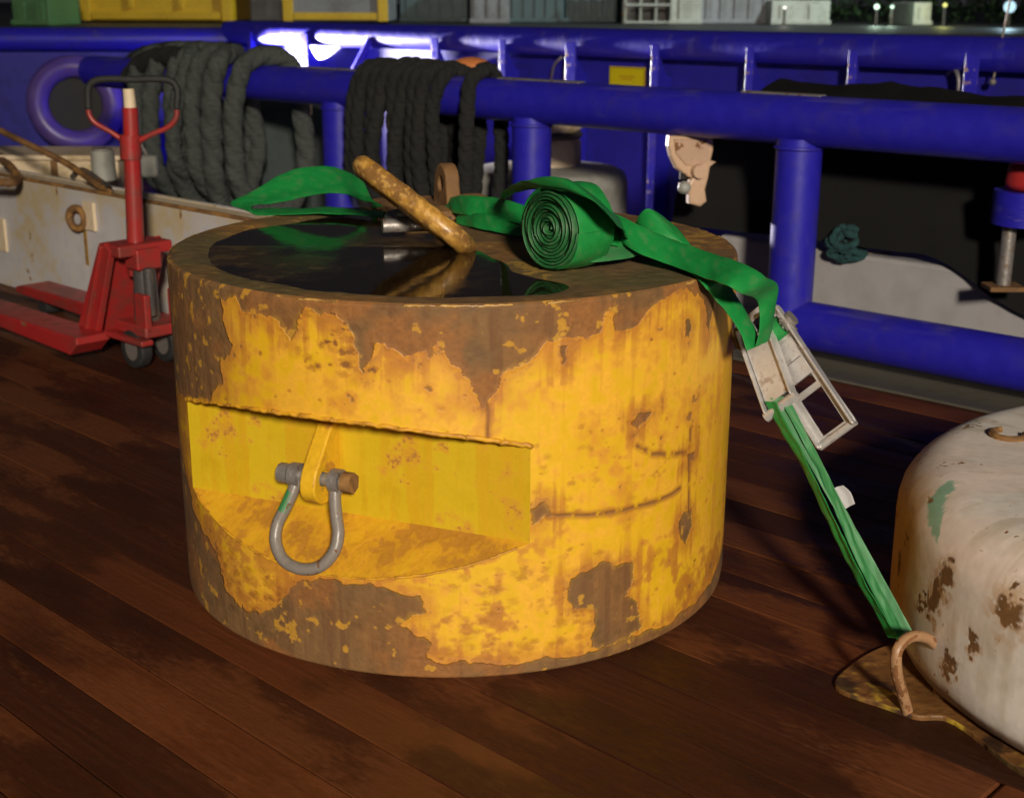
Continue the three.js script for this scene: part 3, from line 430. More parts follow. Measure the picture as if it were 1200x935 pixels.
{ // the ratchet lashing: strap, spare webbing in a roll, ratchet, strap down to the deck
  const st = thing('ratchet_strap', 'green ratchet strap lashed from the yellow weight to the deck ring, spare webbing rolled up', 'ratchet strap');
  const h = TOP;
  // roll of spare webbing lying on its side, its spiral end towards the left
  const rc = level(642, 268, h + 0.1), ax = V(0.74, 0.0, -0.67), up = UP, sd = ax.clone().cross(up).normalize(), rw = 0.062;
  const roll = obj('webbing_roll', (() => { const P = []; const turns = 11, n = turns * 26; for (let i = 0; i <= n; i++) { const t = i / 26 * 2 * Math.PI, r = 0.012 + 0.085 * i / n + 0.0012 * Math.sin(i * 0.23); P.push([V(0, 0, 0).addScaledVector(sd, Math.cos(t) * r).addScaledVector(up, Math.sin(t) * r * 0.98).addScaledVector(ax, 0.004 * Math.sin(i * 0.31) + rw), ax.clone().multiplyScalar(rw)]); } return ribbon(P, 0.0076, n, 0.12); })(), M.greenDull, st);
  { const sk = []; for (let i = 0; i <= 26; i++) { const t = i / 26 * 2 * Math.PI; sk.push([rc.clone().addScaledVector(ax, rw + 0.004).addScaledVector(sd, Math.cos(t) * 0.1025).addScaledVector(up, Math.sin(t) * 0.1005), ax.clone().multiplyScalar(rw - 0.002)]); } obj('outer_turn', ribbon(sk, 0.005, 80), M.green, st); }
  roll.position.copy(rc);
  const rib = (name, pts, th = 0.004, seg = 70, m = M.green) => obj(name, ribbon(pts, th, seg), m, st);
  // loose turns over and behind the roll
  rib('loose_turn', [[level(588, 236, h + 0.05), V(0.0, 0.016, 0.045)], [level(602, 224, h + 0.15), V(0.025, 0.008, 0.06)], [level(640, 218, h + 0.2), V(0.04, -0.005, 0.062)], [level(684, 224, h + 0.205), V(0.04, -0.024, 0.06)], [level(712, 246, h + 0.15), V(0.03, -0.03, 0.06)], [level(735, 268, h + 0.075), V(0.012, -0.022, 0.045)], [level(760, 286, h + 0.028), V(0.004, -0.012, 0.04)], [level(790, 300, h + 0.008), V(0, 0, 0.035)]]);
  rib('loose_turn', [[level(518, 240, h + 0.02), V(0.002, -0.016, 0.03)], [level(545, 240, h + 0.05), V(0.002, -0.024, 0.03)], [level(575, 243, h + 0.055), V(0.002, -0.026, 0.03)], [level(612, 250, h + 0.06), V(0.004, -0.022, 0.035)], [level(650, 256, h + 0.03), V(0.0, 0.0, 0.04)]]);
  rib('loose_turn', [[level(535, 256, h + 0.008), V(0.0, -0.006, 0.035)], [level(565, 259, h + 0.024), V(0.0, -0.018, 0.03)], [level(598, 266, h + 0.022), V(0, -0.016, 0.03)], [level(630, 276, h + 0.01), V(0, 0, 0.03)]]);
  rib('loose_turn', [[level(665, 262, h + 0.1), V(0.02, -0.03, 0.03)], [level(700, 262, h + 0.1), V(0.012, -0.04, 0.03)], [level(738, 276, h + 0.06), V(0.004, -0.036, 0.034)], [level(770, 290, h + 0.035), V(0, -0.022, 0.04)], [level(800, 302, h + 0.012), V(0, -0.004, 0.045)]]);
  rib('loose_turn', [[level(768, 284, h + 0.004), V(0.02, 0.0, 0.05)], [level(757, 272, h + 0.05), V(0.025, -0.02, 0.04)], [level(774, 262, h + 0.075), V(0.03, -0.034, 0.03)], [level(798, 276, h + 0.045), V(0.02, -0.028, 0.04)], [level(815, 296, h + 0.01), V(0, 0, 0.045)]]);
  rib('loose_turn', [[level(655, 304, h + 0.0), V(0.006, 0, 0.03)], [level(690, 299, h + 0.03), V(0.0, -0.012, 0.036)], [level(725, 294, h + 0.035), V(0.0, -0.014, 0.036)], [level(752, 295, h + 0.02), V(0, 0, 0.03)]], 0.004, 50, M.greenLight);
  // the strap itself: off the roll, across the plate, over the edge
  const down = EYE_BOLT.clone().sub(RIM).normalize();
  const rat = RIM.clone().addScaledVector(down, 0.13);
  const w1 = V(-0.012, 0.0, 0.05);
  rib('strap', [[level(700, 256, h + 0.09), V(0.02, -0.02, 0.05)], [level(740, 276, h + 0.07), V(0.008, -0.032, 0.04)], [level(785, 294, h + 0.045), V(0, -0.026, 0.042)], [level(830, 310, h + 0.034), V(-0.018, -0.02, 0.042)], [level(866, 322, h + 0.03), V(-0.028, -0.014, 0.04)], [level(884, 334, h + 0.005), V(-0.03, -0.012, 0.036)], [RIM.clone().add(V(0.055, -0.045, 0.035)), V(-0.028, -0.012, 0.034)], [RIM.clone().add(V(0.05, -0.11, 0.055)), V(-0.022, 0, 0.034)], [RIM.clone().add(V(0.04, -0.15, 0.065)), V(-0.02, 0, 0.03)]], 0.005, 90);
  rib('strap', [[level(775, 300, h + 0.004), V(0, 0, 0.045)], [level(822, 319, h + 0.006), V(-0.02, 0, 0.04)], [level(838, 329, h - 0.005), V(-0.024, -0.01, 0.036)], [level(846, 340, h - 0.035), V(-0.022, -0.012, 0.03)], [RIM.clone().add(V(-0.005, -0.1, 0.07)), V(-0.022, 0, 0.028)], [RIM.clone().add(V(0.02, -0.155, 0.085)), V(-0.02, 0, 0.026)]], 0.005, 60);
  // ratchet: a fixed frame and a long handle, each of two side cheeks joined by bars; galvanised, worn
  const rz = down.clone(), vw = rat.clone().sub(V(0, EYE, 0)).normalize(), rx = vw.clone().cross(rz).normalize(), ry = rz.clone().cross(rx).normalize();   // rx across, ry towards the camera, rz down the strap
  const ratch = new THREE.Group(); ratch.name = 'ratchet'; st.add(ratch);
  const hz0 = atZ(897, 378, -3.28), hz1 = atZ(984, 512, -3.08), hd = hz1.clone().sub(hz0), HL = hd.length(); hd.normalize();
  const hv = hz0.clone().sub(V(0, EYE, 0)).normalize(), hx = hd.clone().cross(hv).normalize().applyAxisAngle(hd, 0.35), hy = hd.clone().cross(hx).normalize();
  const cheek = (len, wid, t) => { const s = new THREE.Shape(); s.moveTo(-wid / 2, 0); s.lineTo(-wid / 2, len - wid * 0.3); s.quadraticCurveTo(-wid / 2, len, 0, len); s.quadraticCurveTo(wid / 2, len, wid / 2, len - wid * 0.3); s.lineTo(wid / 2, 0); s.quadraticCurveTo(wid / 2, -wid * 0.5, 0, -wid * 0.5); s.quadraticCurveTo(-wid / 2, -wid * 0.5, -wid / 2, 0); return boxUV(extrude(s, t, 0.0015)); };
  const hw = 0.056, handle = [];
  { const s = new THREE.Shape(), c = 0.02; s.moveTo(-hw * 0.82, -0.02); s.quadraticCurveTo(-hw * 0.8, -0.045, -hw * 0.4, -0.045); s.lineTo(hw * 0.4, -0.045); s.quadraticCurveTo(hw * 0.8, -0.045, hw * 0.82, -0.02); s.lineTo(hw * 1.05, HL - c); s.quadraticCurveTo(hw * 1.05, HL, hw * 0.8, HL); s.lineTo(-hw * 0.8, HL); s.quadraticCurveTo(-hw * 1.05, HL, -hw * 1.05, HL - c); s.closePath();
    const slot = (x, y0, y1) => { const p = new THREE.Path(); p.moveTo(-x, y0); p.lineTo(-x, y1); p.lineTo(x, y1); p.lineTo(x, y0); p.closePath(); s.holes.push(p); };
    slot(hw * 0.5, -0.022, HL * 0.17); slot(hw * 0.5, HL * 0.21, HL * 0.27); slot(hw * 0.52, HL * 0.36, HL * 0.47); slot(hw * 0.52, HL * 0.51, HL * 0.58); slot(hw * 0.58, HL * 0.63, HL * 0.93);
    handle.push(basis(boxUV(extrude(s, 0.007, 0.002)), hz0.clone(), hx, hd, hx.clone().cross(hd))); }
  for (const s of [-1, 1]) handle.push(basis(cheek(HL, 0.026, 0.006), hz0.clone().addScaledVector(hx, s * hw * 0.95).addScaledVector(hy, 0.01), hy, hd, hx.clone()));
  obj('handle', handle, M.silver, ratch);
  const across = (d, r, e = 0) => bar(hz0.clone().addScaledVector(hd, d).addScaledVector(hx, -hw).addScaledVector(hy, e), hz0.clone().addScaledVector(hd, d).addScaledVector(hx, hw).addScaledVector(hy, e), r, 14);
  obj('cross_bar', across(HL - 0.008, 0.01, 0.002), M.silver, ratch);
  obj('spindle', across(HL * 0.1, 0.018), M.silver, ratch);
  obj('pawl', basis(box(0.075, 0.05, 0.006, 0.002), hz0.clone().addScaledVector(hd, HL * 0.44).addScaledVector(hy, 0.006), hx, hd, hx.clone().cross(hd)), M.silver, ratch);
  obj('pawl', basis(box(0.085, 0.03, 0.006, 0.002), hz0.clone().addScaledVector(hd, HL * 0.25).addScaledVector(hy, 0.004), hx, hd, hx.clone().cross(hd)), M.silver, ratch);
  const wrap = obj('wound_webbing', (() => { const o = []; for (let k = 0; k < 3; k++) o.push(bar(hz0.clone().addScaledVector(hd, HL * 0.1).addScaledVector(hx, -0.036 + 0.001 * k), hz0.clone().addScaledVector(hd, HL * 0.1).addScaledVector(hx, 0.036), 0.022 + 0.003 * k, 18)); return o; })(), M.green, ratch);
  const f0 = atZ(872, 392, -3.27), f1 = atZ(905, 484, -3.15), fd = f1.clone().sub(f0), FL = fd.length(); fd.normalize();
  const frame = []; for (const s of [-1, 1]) frame.push(basis(cheek(FL, 0.036, 0.005), f0.clone().addScaledVector(hx, s * 0.042 + 0.03), hx.clone().cross(fd).normalize(), fd, hx.clone().cross(fd).normalize().cross(fd)));
  frame.push(basis(box(0.075, FL * 0.8, 0.006, 0.002), f0.clone().addScaledVector(hx, 0.03).addScaledVector(fd, FL * 0.5), hx, fd, hx.clone().cross(fd).normalize()));
  obj('frame', frame, M.silver, ratch);
  obj('cross_bar', bar(f1.clone().addScaledVector(hx, -0.02), f1.clone().addScaledVector(hx, 0.08), 0.013, 14), M.silver, ratch); { const gs = new THREE.Shape(); for (let i = 0; i < 28; i++) { const a = i / 28 * 2 * Math.PI, r = i % 2 ? 0.028 : 0.038, a2 = a + (i % 2 ? 0.02 : 0.09); i ? gs.lineTo(Math.cos(a2) * r, Math.sin(a2) * r) : gs.moveTo(Math.cos(a2) * r, Math.sin(a2) * r); } for (const k of [-0.047, 0.047]) obj('toothed_wheel', basis(boxUV(extrude(gs, 0.007, 0.001)), hz0.clone().addScaledVector(hd, HL * 0.1).addScaledVector(hx, k).addScaledVector(hy, -0.004), hd, hx.clone().cross(hd), hx.clone()), M.galv, ratch); for (const k of [-0.062, 0.062]) obj('spindle_end', basis(new THREE.CylinderGeometry(0.02, 0.02, 0.012, 18).rotateZ(Math.PI / 2), hz0.clone().addScaledVector(hd, HL * 0.1).addScaledVector(hx, k), hx, hd, hx.clone().cross(hd)), M.galv, ratch); }
  obj('toothed_wheel', basis(new THREE.CylinderGeometry(0.03, 0.03, 0.006, 18).rotateZ(Math.PI / 2), f0.clone().addScaledVector(hx, -0.02), hx, fd, hx.clone().cross(fd).normalize()), M.rust, ratch);
  // two layers of strap below the ratchet, slightly twisted, seen nearly on edge
  const s0 = f1.clone().addScaledVector(hx, 0.03), S = (t, dx = 0, dz = 0) => s0.clone().lerp(EYE_BOLT, t).add(V(dx, 0, dz));
  const e1 = V(0.016, 0.006, 0.012), e2 = V(0.01, 0.0, -0.02);
  rib('lower_strap', [[S(-0.04), e1], [S(0.15, 0.006), V(0.015, 0.004, 0.012)], [S(0.45, 0.006), V(0.011, 0.006, -0.012)], [S(0.75, 0.004), V(0.013, 0.007, 0.007)], [S(1.0), V(0.016, 0.009, 0.006)]], 0.004, 60, M.mint);
  rib('lower_strap', [[S(-0.02, 0.016, 0.01), V(0.008, 0.004, -0.01)], [S(0.3, 0.012, 0.012), V(0.008, 0.004, 0.006)], [S(0.65, -0.008, 0.012), V(0.009, 0.004, 0.004)], [S(0.99, -0.012, 0.008), V(0.01, 0.005, 0.004)]], 0.003, 50, M.greenLight);
  rib('lower_strap', [[S(-0.02, -0.02), V(0.012, 0.004, 0.018)], [S(0.25, -0.02), V(0.006, 0.002, 0.02)], [S(0.55, -0.03), V(0.005, 0.004, 0.02)], [S(0.8, -0.034), V(0.006, 0.004, 0.018)], [S(0.985, -0.028), V(0.008, 0.006, 0.016)]], 0.004, 60, M.green);
  const tg = S(0.36, 0.03, 0.0); rib('label_tag', [[tg, V(0.012, 0.006, 0.004)], [tg.clone().add(V(0.018, -0.02, 0.005)), V(0.012, 0.01, 0.003)], [tg.clone().add(V(0.032, -0.045, 0.008)), V(0.01, 0.008, 0.003)]], 0.0015, 16, new THREE.MeshStandardMaterial({ color: new THREE.Color().setRGB(0.42, 0.41, 0.42), roughness: 0.6 })).userData.label = 'white label tag';
}
{ // lashing plate let into the deck, and its ring
  const p = level(1085, 812, 0);
  const s = thing('lashing_ring', 'rusty ring on a stained yellow deck plate at the foot of the white weight', 'lashing ring', V(p.x, 0, p.z));
  const cs = [[980, 805], [1000, 778], [1040, 757], [1095, 748], [1215, 850], [1215, 912], [1190, 900], [1110, 842], [1075, 840], [1040, 828]].map(([x, y]) => level(x, y, 0.008).sub(s.position));
  const sh = new THREE.Shape(new THREE.CatmullRomCurve3(cs, true, 'centripetal').getPoints(80).map((q) => new THREE.Vector2(q.x, -q.z))); const g = boxUV(extrude(sh, 0.016, 0.004).rotateX(-Math.PI / 2)); g.translate(0, 0.004, 0);
  M.stain = surface(256, 256, (u, v, o) => { const n = fbm(u * 4, v * 4, 97, 5, 4, 4), f = fbm(u * 24, v * 24, 98, 3, 24, 24), m = fbm(u * 3, v * 3, 99, 3, 3, 3); set(o, [0.15, 0.065, 0.016], 0.6 + 0.8 * f); blend(o, [0.4, 0.27, 0.022], 0.95 * sstep(0.52, 0.6, m * 0.8 + f * 0.2), 0.7 + 0.6 * f); blend(o, [0.035, 0.014, 0.007], 0.92 * sstep(0.5, 0.58, n), 0.7 + 0.5 * f); o.rough = 0.5 + 0.2 * f; o.h = 0.5 * n + 0.5 * f; }, { rep: 1.7, bump: 0.01 });
  obj('plate', g, M.stain, s);
  const a = level(1064, 832, 0.012).sub(s.position), b = level(1122, 800, 0.012).sub(s.position), top = EYE_BOLT.clone().sub(s.position); top.y += 0.004;
  const rn = b.clone().sub(a).setY(0).normalize().cross(UP), RP = (x, y) => onPlane(x, y, a.clone().add(s.position), rn).sub(s.position), m = a.clone().lerp(b, 0.5);
  obj('ring', tube([RP(1065, 838), RP(1058, 812), RP(1051, 785), RP(1052, 762), RP(1064, 748), RP(1082, 746), RP(1098, 757), RP(1112, 780), RP(1120, 806)], 0.0125, 60, 14), M.ringTan = paint([0.36, 0.2, 0.1], { chip: 0.54, dirt: [0.2, 0.1, 0.05], dirtK: 0.9, s: 98, size: 0.3, bump: 0.004 }), s);
  obj('ring_boss', place(new THREE.SphereGeometry(0.035, 20, 12), m.x + 0.04, 0.01, m.z - 0.01).scale(1, 1, 1), M.rust, s);
}
// ---------------------------------------------------------------- the white weight at the right edge
{
  const r = 0.85, x = 1.765, z = -2.85, h = 0.45;
  const w = thing('clump_weight', 'white painted round weight with rounded shoulder and rust spots at the right edge', 'weight', V(x, 0, z));
  const pr = [[0.001, 0.012], [r - 0.05, 0.012], [r - 0.02, 0.03], [r - 0.005, 0.06], [r, 0.1]]; for (let i = 1; i < 8; i++) pr.push([r, mix(0.1, h - 0.16, i / 8)]); for (let i = 0; i <= 10; i++) { const a = i / 10 * Math.PI / 2; pr.push([r - 0.13 + 0.13 * Math.cos(a), h - 0.13 + 0.13 * Math.sin(a)]); } for (let i = 1; i <= 8; i++) pr.push([mix(r - 0.13, 0.001, i / 8), h + 0.012 * i / 8]);
  M.whiteWeight = surface(1024, 768, (u, v, o) => { // angle and arc length up the profile
    const a = u * 1.8 - 2.4, L = v * 2.1, hgt = 0.1 + L - 0.908, s = a * r;
    const n = fbm(s * 9, L * 9, 21, 4), f = fbm(s * 60, L * 60, 22, 4), m = fbm(s * 3.5, L * 3.5, 24, 4), st = fbm(s * 30, L * 3, 25, 4);
    set(o, [0.7, 0.655, 0.6], 0.88 + 0.2 * f); blend(o, [0.7, 0.56, 0.49], 0.7 * sstep(0.35, 0.65, m) * sstep(0.2, 0.4, hgt + 0.3 * (n - 0.5)), 0.9 + 0.2 * f); blend(o, [0.42, 0.33, 0.21], 0.5 * sstep(0.5, 0.75, st * 0.5 + n * 0.5), 0.9 + 0.2 * f);
    const e = (x, y, rx, ry) => Math.hypot((a + 0.05 * (n - 0.5) - x) / rx, (hgt + 0.1 * (f - 0.5) + 0.06 * (n - 0.5) - y) / ry);
    blend(o, [0.38, 0.2, 0.035], 0.9 * sstep(-1.5, -1.62, a + 0.16 * (n - 0.5)) * sstep(0.5, 0.36, hgt + 0.1 * (n - 0.5)), 0.7 + 0.5 * f + 0.2 * m);   // ochre wash down the far side
    blend(o, [0.1, 0.33, 0.2], 0.75 * sstep(1.1, 0.7, Math.abs(hgt - 0.45 + 0.6 * (a + 1.58) + 0.06 * (n - 0.5) + 0.03 * (f - 0.5)) / 0.026 + sstep(0.07, 0.13, Math.abs(a + 1.54))), 0.8 + 0.5 * f);  // smear of green paint on the shoulder
    let c = 0; for (const q of [[-1.35, 0.31, 0.028, 0.035], [-1.4, 0.23, 0.03, 0.03], [-1.385, 0.26, 0.02, 0.04], [-1.11, 0.33, 0.045, 0.035], [-1.45, 0.2, 0.035, 0.012], [-1.62, 0.3, 0.02, 0.02], [-1.66, 0.22, 0.02, 0.03], [-1.21, 0.22, 0.02, 0.022], [-1.28, 0.14, 0.03, 0.02], [-1.05, 0.44, 0.014, 0.012]]) { const d = e(...q); c = Math.max(c, sstep(1.2, 0.75, d)); blend(o, [0.4, 0.22, 0.07], 0.6 * sstep(2.4, 1, d) * sstep(0.35, 0.6, f), 1); }
    c = Math.max(c, sstep(0.7, 0.74, n * 0.4 + f * 0.6), 0.8 * sstep(0.06, 0.03, hgt - 0.04 * (n - 0.2)));
    blend(o, [0.16, 0.075, 0.022], c, 0.6 + 0.8 * f); o.rough = mix(0.5 + 0.15 * f, 0.85, c); o.h = 0.5 + 0.12 * (f - 0.5) + 0.2 * (n - 0.5) - 0.25 * c;
  }, { bump: 0.003 });
  const g = lathe(pr, 160), p = g.attributes.position, n = g.attributes.normal, uv = g.attributes.uv;
  for (let i = 0; i < p.count; i++) { let a = uv.getX(i) / r; if (a > Math.PI) a -= 2 * Math.PI; uv.setXY(i, (a + 2.4) / 1.8, uv.getY(i) / 2.1); const X = p.getX(i), Y = p.getY(i), Z = p.getZ(i), k = 0.007 * (fbm(Math.atan2(X, Z) * 5 + 20, Y * 7 + Math.hypot(X, Z) * 3, 401, 4) - 0.5); if (Math.abs(Math.atan2(X, Z)) > 3.1 || Math.hypot(X, Z) < 0.01) continue; p.setXYZ(i, X + n.getX(i) * k, Y + n.getY(i) * k, Z + n.getZ(i) * k); }
  g.computeVertexNormals(); obj('body', g, M.whiteWeight, w);
  const le = level(1182, 512, h).sub(w.position); obj('lifting_eye', place(new THREE.TorusGeometry(0.04, 0.009, 12, 30, 4.6).rotateX(Math.PI / 2), le.x, h + 0.006, le.z), M.rust, w);
}
// ---------------------------------------------------------------- pallet jack
{
  const foot = level(172, 424, 0), j = thing('pallet_jack', 'red hand pallet jack with its forks pointing left', 'pallet jack', V(foot.x, 0, foot.z), turnU);
  // own axes: x along the ship towards the right end, z towards the camera; forks run to -x
  const fork = (z) => { const s = poly([[-0.17, 0.02], [-0.1, 0.075], [-0.1, 0.105], [-1.3, 0.105], [-1.36, 0.09], [-1.36, 0.06], [-1.28, 0.055]]); return place(boxUV(extrude(s, 0.16, 0.008)), 0, 0.03, z); };
  obj('fork', fork(0.19), M.red, j); obj('fork', fork(-0.19), M.red, j);
  // the sloping frame that joins the forks: two raking side plates and a head
  for (const z of [0.22, -0.22]) { const s = poly([[-0.36, 0.06], [-0.2, 0.05], [-0.0, 0.5], [-0.04, 0.53], [-0.1, 0.5]]); obj('side_plate', place(boxUV(extrude(s, 0.03, 0.005)), 0, 0, z * (1 - 0.45)), M.red, j); }
  obj('back_plate', basis(box(0.3, 0.5, 0.02, 0.006), V(-0.165, 0.29, 0), V(0, 0, 1), V(0.42, 0.9, 0).normalize(), V(0, 0, 1).cross(V(0.42, 0.9, 0).normalize())), M.red, j);
  obj('head', [place(box(0.16, 0.05, 0.26, 0.01), -0.02, 0.5, 0), place(box(0.1, 0.09, 0.12, 0.01), 0.03, 0.46, 0)], M.red, j);
  obj('pump', [place(new THREE.CylinderGeometry(0.045, 0.055, 0.26, 24), 0.03, 0.32, 0), place(new THREE.CylinderGeometry(0.022, 0.022, 0.2, 16), 0.11, 0.33, 0.03)], M.steelDark, j);
  obj('pump_base', [place(box(0.24, 0.05, 0.2, 0.012), 0.05, 0.17, 0), place(box(0.3, 0.025, 0.06, 0.008), 0.03, 0.13, 0.1), place(box(0.08, 0.16, 0.03, 0.006), 0.13, 0.25, 0.08), place(box(0.08, 0.16, 0.03, 0.006), 0.13, 0.25, -0.08)], M.red, j);
  for (const z of [0.075, -0.075]) { const wh = new THREE.Group(); wh.name = 'steer_wheel'; wh.position.set(0.05, 0.085, z); j.add(wh); obj('tyre', lathe([[0.05, -0.028], [0.078, -0.028], [0.085, -0.02], [0.085, 0.02], [0.078, 0.028], [0.05, 0.028]], 32).rotateX(Math.PI / 2), M.rubber, wh); obj('rim', new THREE.CylinderGeometry(0.052, 0.052, 0.05, 24).rotateX(Math.PI / 2), M.galv, wh); }
  for (const z of [0.19, -0.19]) obj('fork_roller', place(new THREE.CylinderGeometry(0.04, 0.04, 0.1, 20).rotateX(Math.PI / 2), -1.16, 0.042, z), M.rubber, j);
  // handle: flat red stem, two arms, black grip loop, pale lever
  const lean = V(-0.02, 1, 0.0).normalize();
  const hp = (y, d = 0) => V(0.03 - 0.02 * y * 0 + d, y, 0), a0 = V(-0.02, 0.47, 0), q = (x, y) => onPlane(x, y, j.position.clone(), V(0, 0, 1)).sub(j.position).applyAxisAngle(UP, -turnU);
  const stem0 = q(158, 318), stem1 = q(151, 128);
  stem0.z = stem1.z = 0;
  const P = (px, py) => { const v = onPlane(px, py, j.position.clone().addScaledVector(U, stem0.x), V(0, 0, 1)).sub(j.position); const w = v.clone().applyAxisAngle(UP, -turnU); return w; };
  const s0 = P(160, 322), s1 = P(152, 126), lv = P(150, 104);
  obj('stem', [bar(s0, s1, 0.038, 12, 0.032)], M.red, j);
  obj('arm', tube([P(152, 170), P(130, 155), P(110, 143), P(104, 134), P(103, 124)], 0.0115, 30, 10), M.red, j);
  obj('arm', tube([P(152, 170), P(176, 158), P(198, 148), P(206, 138), P(207, 126)], 0.0115, 30, 10), M.red, j);
  obj('collar', bar(P(153, 186), P(152, 158), 0.044, 16), M.red, j);
  obj('grip', tube([P(103, 126), P(103, 104), P(110, 95), P(155, 93), P(200, 95), P(207, 104), P(207, 126)], 0.0145, 50, 12), M.rubber, j);
  obj('lever', bar(s1, lv, 0.026, 8, 0.024), M.cream, j).userData.label = 'pale release lever at the top of the handle';
}
// ---------------------------------------------------------------- low white steel hatch box at the left
{
  const a = level(-60, 322, 0), b = level(100, 361, 0), L = 4.0, h = 0.6, d = 0.2;
  const dir = U.clone(), o = level(60, 350, 0);       // a point of its foot
  const t = thing('hatch_box', 'low white steel hatch coaming streaked with rust behind the pallet jack', 'hatch', V(o.x, 0, o.z), turnU);
  obj('wall', place(box(L, h, 0.03, 0.006), 0.2, h / 2, -0.015), M.whiteHatch = paint([0.56, 0.54, 0.55], { chip: 0.745, dirt: [0.5, 0.38, 0.18], dirtK: 0.8, s: 37, size: 1.1, rough: 0.55, res: 1024 }), t);
  obj('wall', place(box(L, h, 0.03, 0.006), 0.2, h / 2, -d), M.whiteHatch, t); obj('wall', place(box(0.03, h, d - 0.05, 0.006), 2.18, h / 2, -d / 2 - 0.008), M.whiteHatch, t);
  obj('lid', place(box(L - 0.02, 0.025, d - 0.03, 0.006), 0.18, h - 0.02, -d / 2), M.cream, t);
  obj('edge_bar', tube([V(-1.8, h + 0.004, -0.012), V(0, h + 0.004, -0.012), V(2.2, h + 0.004, -0.012)], 0.012, 30, 8), M.rust, t);
  const pl = (px, py) => onPlane(px, py, t.position.clone(), V(-Math.sin(SHIP), 0, Math.cos(SHIP))).sub(t.position).applyAxisAngle(UP, -turnU);
  const q = pl(106, 253); obj('pad', place(box(0.1, 0.14, 0.016, 0.003), q.x, q.y, 0.008), M.cream, t);
  const r = pl(96, 255); obj('ring', place(new THREE.TorusGeometry(0.05, 0.019, 14, 36), r.x, r.y, 0.03, 0, 0.3, 0), M.rust, t);
  const y = pl(3, 275); obj('pad', place(box(0.09, 0.18, 0.014, 0.003), y.x, y.y, 0.007), M.cream, t);
  const k = pl(102, 290); obj('rust_streak', place(box(0.03, 0.18, 0.003, 0.001), k.x - 0.01, k.y, 0.0015), M.rustPale = paint([0.34, 0.2, 0.04], { chip: 0.62, s: 39, size: 0.2 }), t);
  // things lying on the lid
  const Lv = (px, py, up = 0.02) => level(px, py, h + up);
  const ck = thing('deck_chest', 'cream steel chest behind the white hatch coaming at the left', 'chest', V(0, 0, 0), 0), c0 = atZ(62, 182, -7.9);
  ck.position.set(c0.x - 0.2, 0, c0.z); obj('body', place(box(1.15, c0.y - 0.03, 0.5, 0.015), 0, (c0.y - 0.03) / 2, -0.25), M.cream, ck); obj('lid', place(box(1.18, 0.03, 0.53, 0.01), 0, c0.y - 0.014, -0.25), M.cream, ck); for (const x of [-0.25, 0.2]) obj('strap_hinge', place(box(0.04, 0.16, 0.012, 0.003), x, c0.y - 0.1, 0.006), M.rust, ck);
  const bar1 = thing('pry_bar', 'brown bar leaning across the hatch top at the far left', 'bar'); obj('shaft', tube([Lv(-30, 138, 0.26), Lv(20, 163, 0.2), Lv(75, 190, 0.1), Lv(118, 220, 0.015)], 0.017, 40, 10), M.rust, bar1); obj('tip', bar(Lv(112, 216, 0.02), Lv(128, 224, 0.012), 0.02, 10, 0.012), M.rust, bar1);
  const rp = thing('rope_end', 'loose brown rope end curled on the hatch top', 'rope'); obj('rope', rope([Lv(2, 188, 0.05), Lv(14, 198, 0.05), Lv(20, 208, 0.02), Lv(10, 214, 0.02), Lv(-12, 212, 0.02)], 0.022, false, 60, 0.12), M.rust, rp);
  const lp = thing('rope_end', 'dark rope looped on the hatch top beside the brown bar', 'rope'); obj('rope', rope([Lv(84, 208, 0.02), Lv(92, 200, 0.05), Lv(102, 202, 0.05), Lv(116, 212, 0.025), Lv(128, 222, 0.02)], 0.016, false, 60, 0.1), M.steelDark, lp);
  const bl = thing('hatch_clip', 'small grey clamp standing on the hatch top behind the red handle', 'clamp', Lv(176, 208, 0)); obj('body', place(box(0.09, 0.12, 0.06, 0.02), 0, 0.06, 0), M.paleBox, bl); obj('screw', bar(V(0, 0.1, 0), V(-0.07, 0.24, 0.02), 0.01, 8), M.galv, bl);
  const wb = thing('paint_tin', 'white tin standing on the hatch top just left of the red handle', 'tin', Lv(122, 212, 0)); obj('can', place(lathe([[0.001, 0], [0.06, 0], [0.062, 0.01], [0.06, 0.15], [0.063, 0.155], [0.055, 0.16], [0.001, 0.155]], 28), 0, 0, 0), M.paleBox, wb); obj('lid', place(new THREE.CylinderGeometry(0.052, 0.052, 0.012, 24), 0, 0.162, 0), M.galv, wb);
}
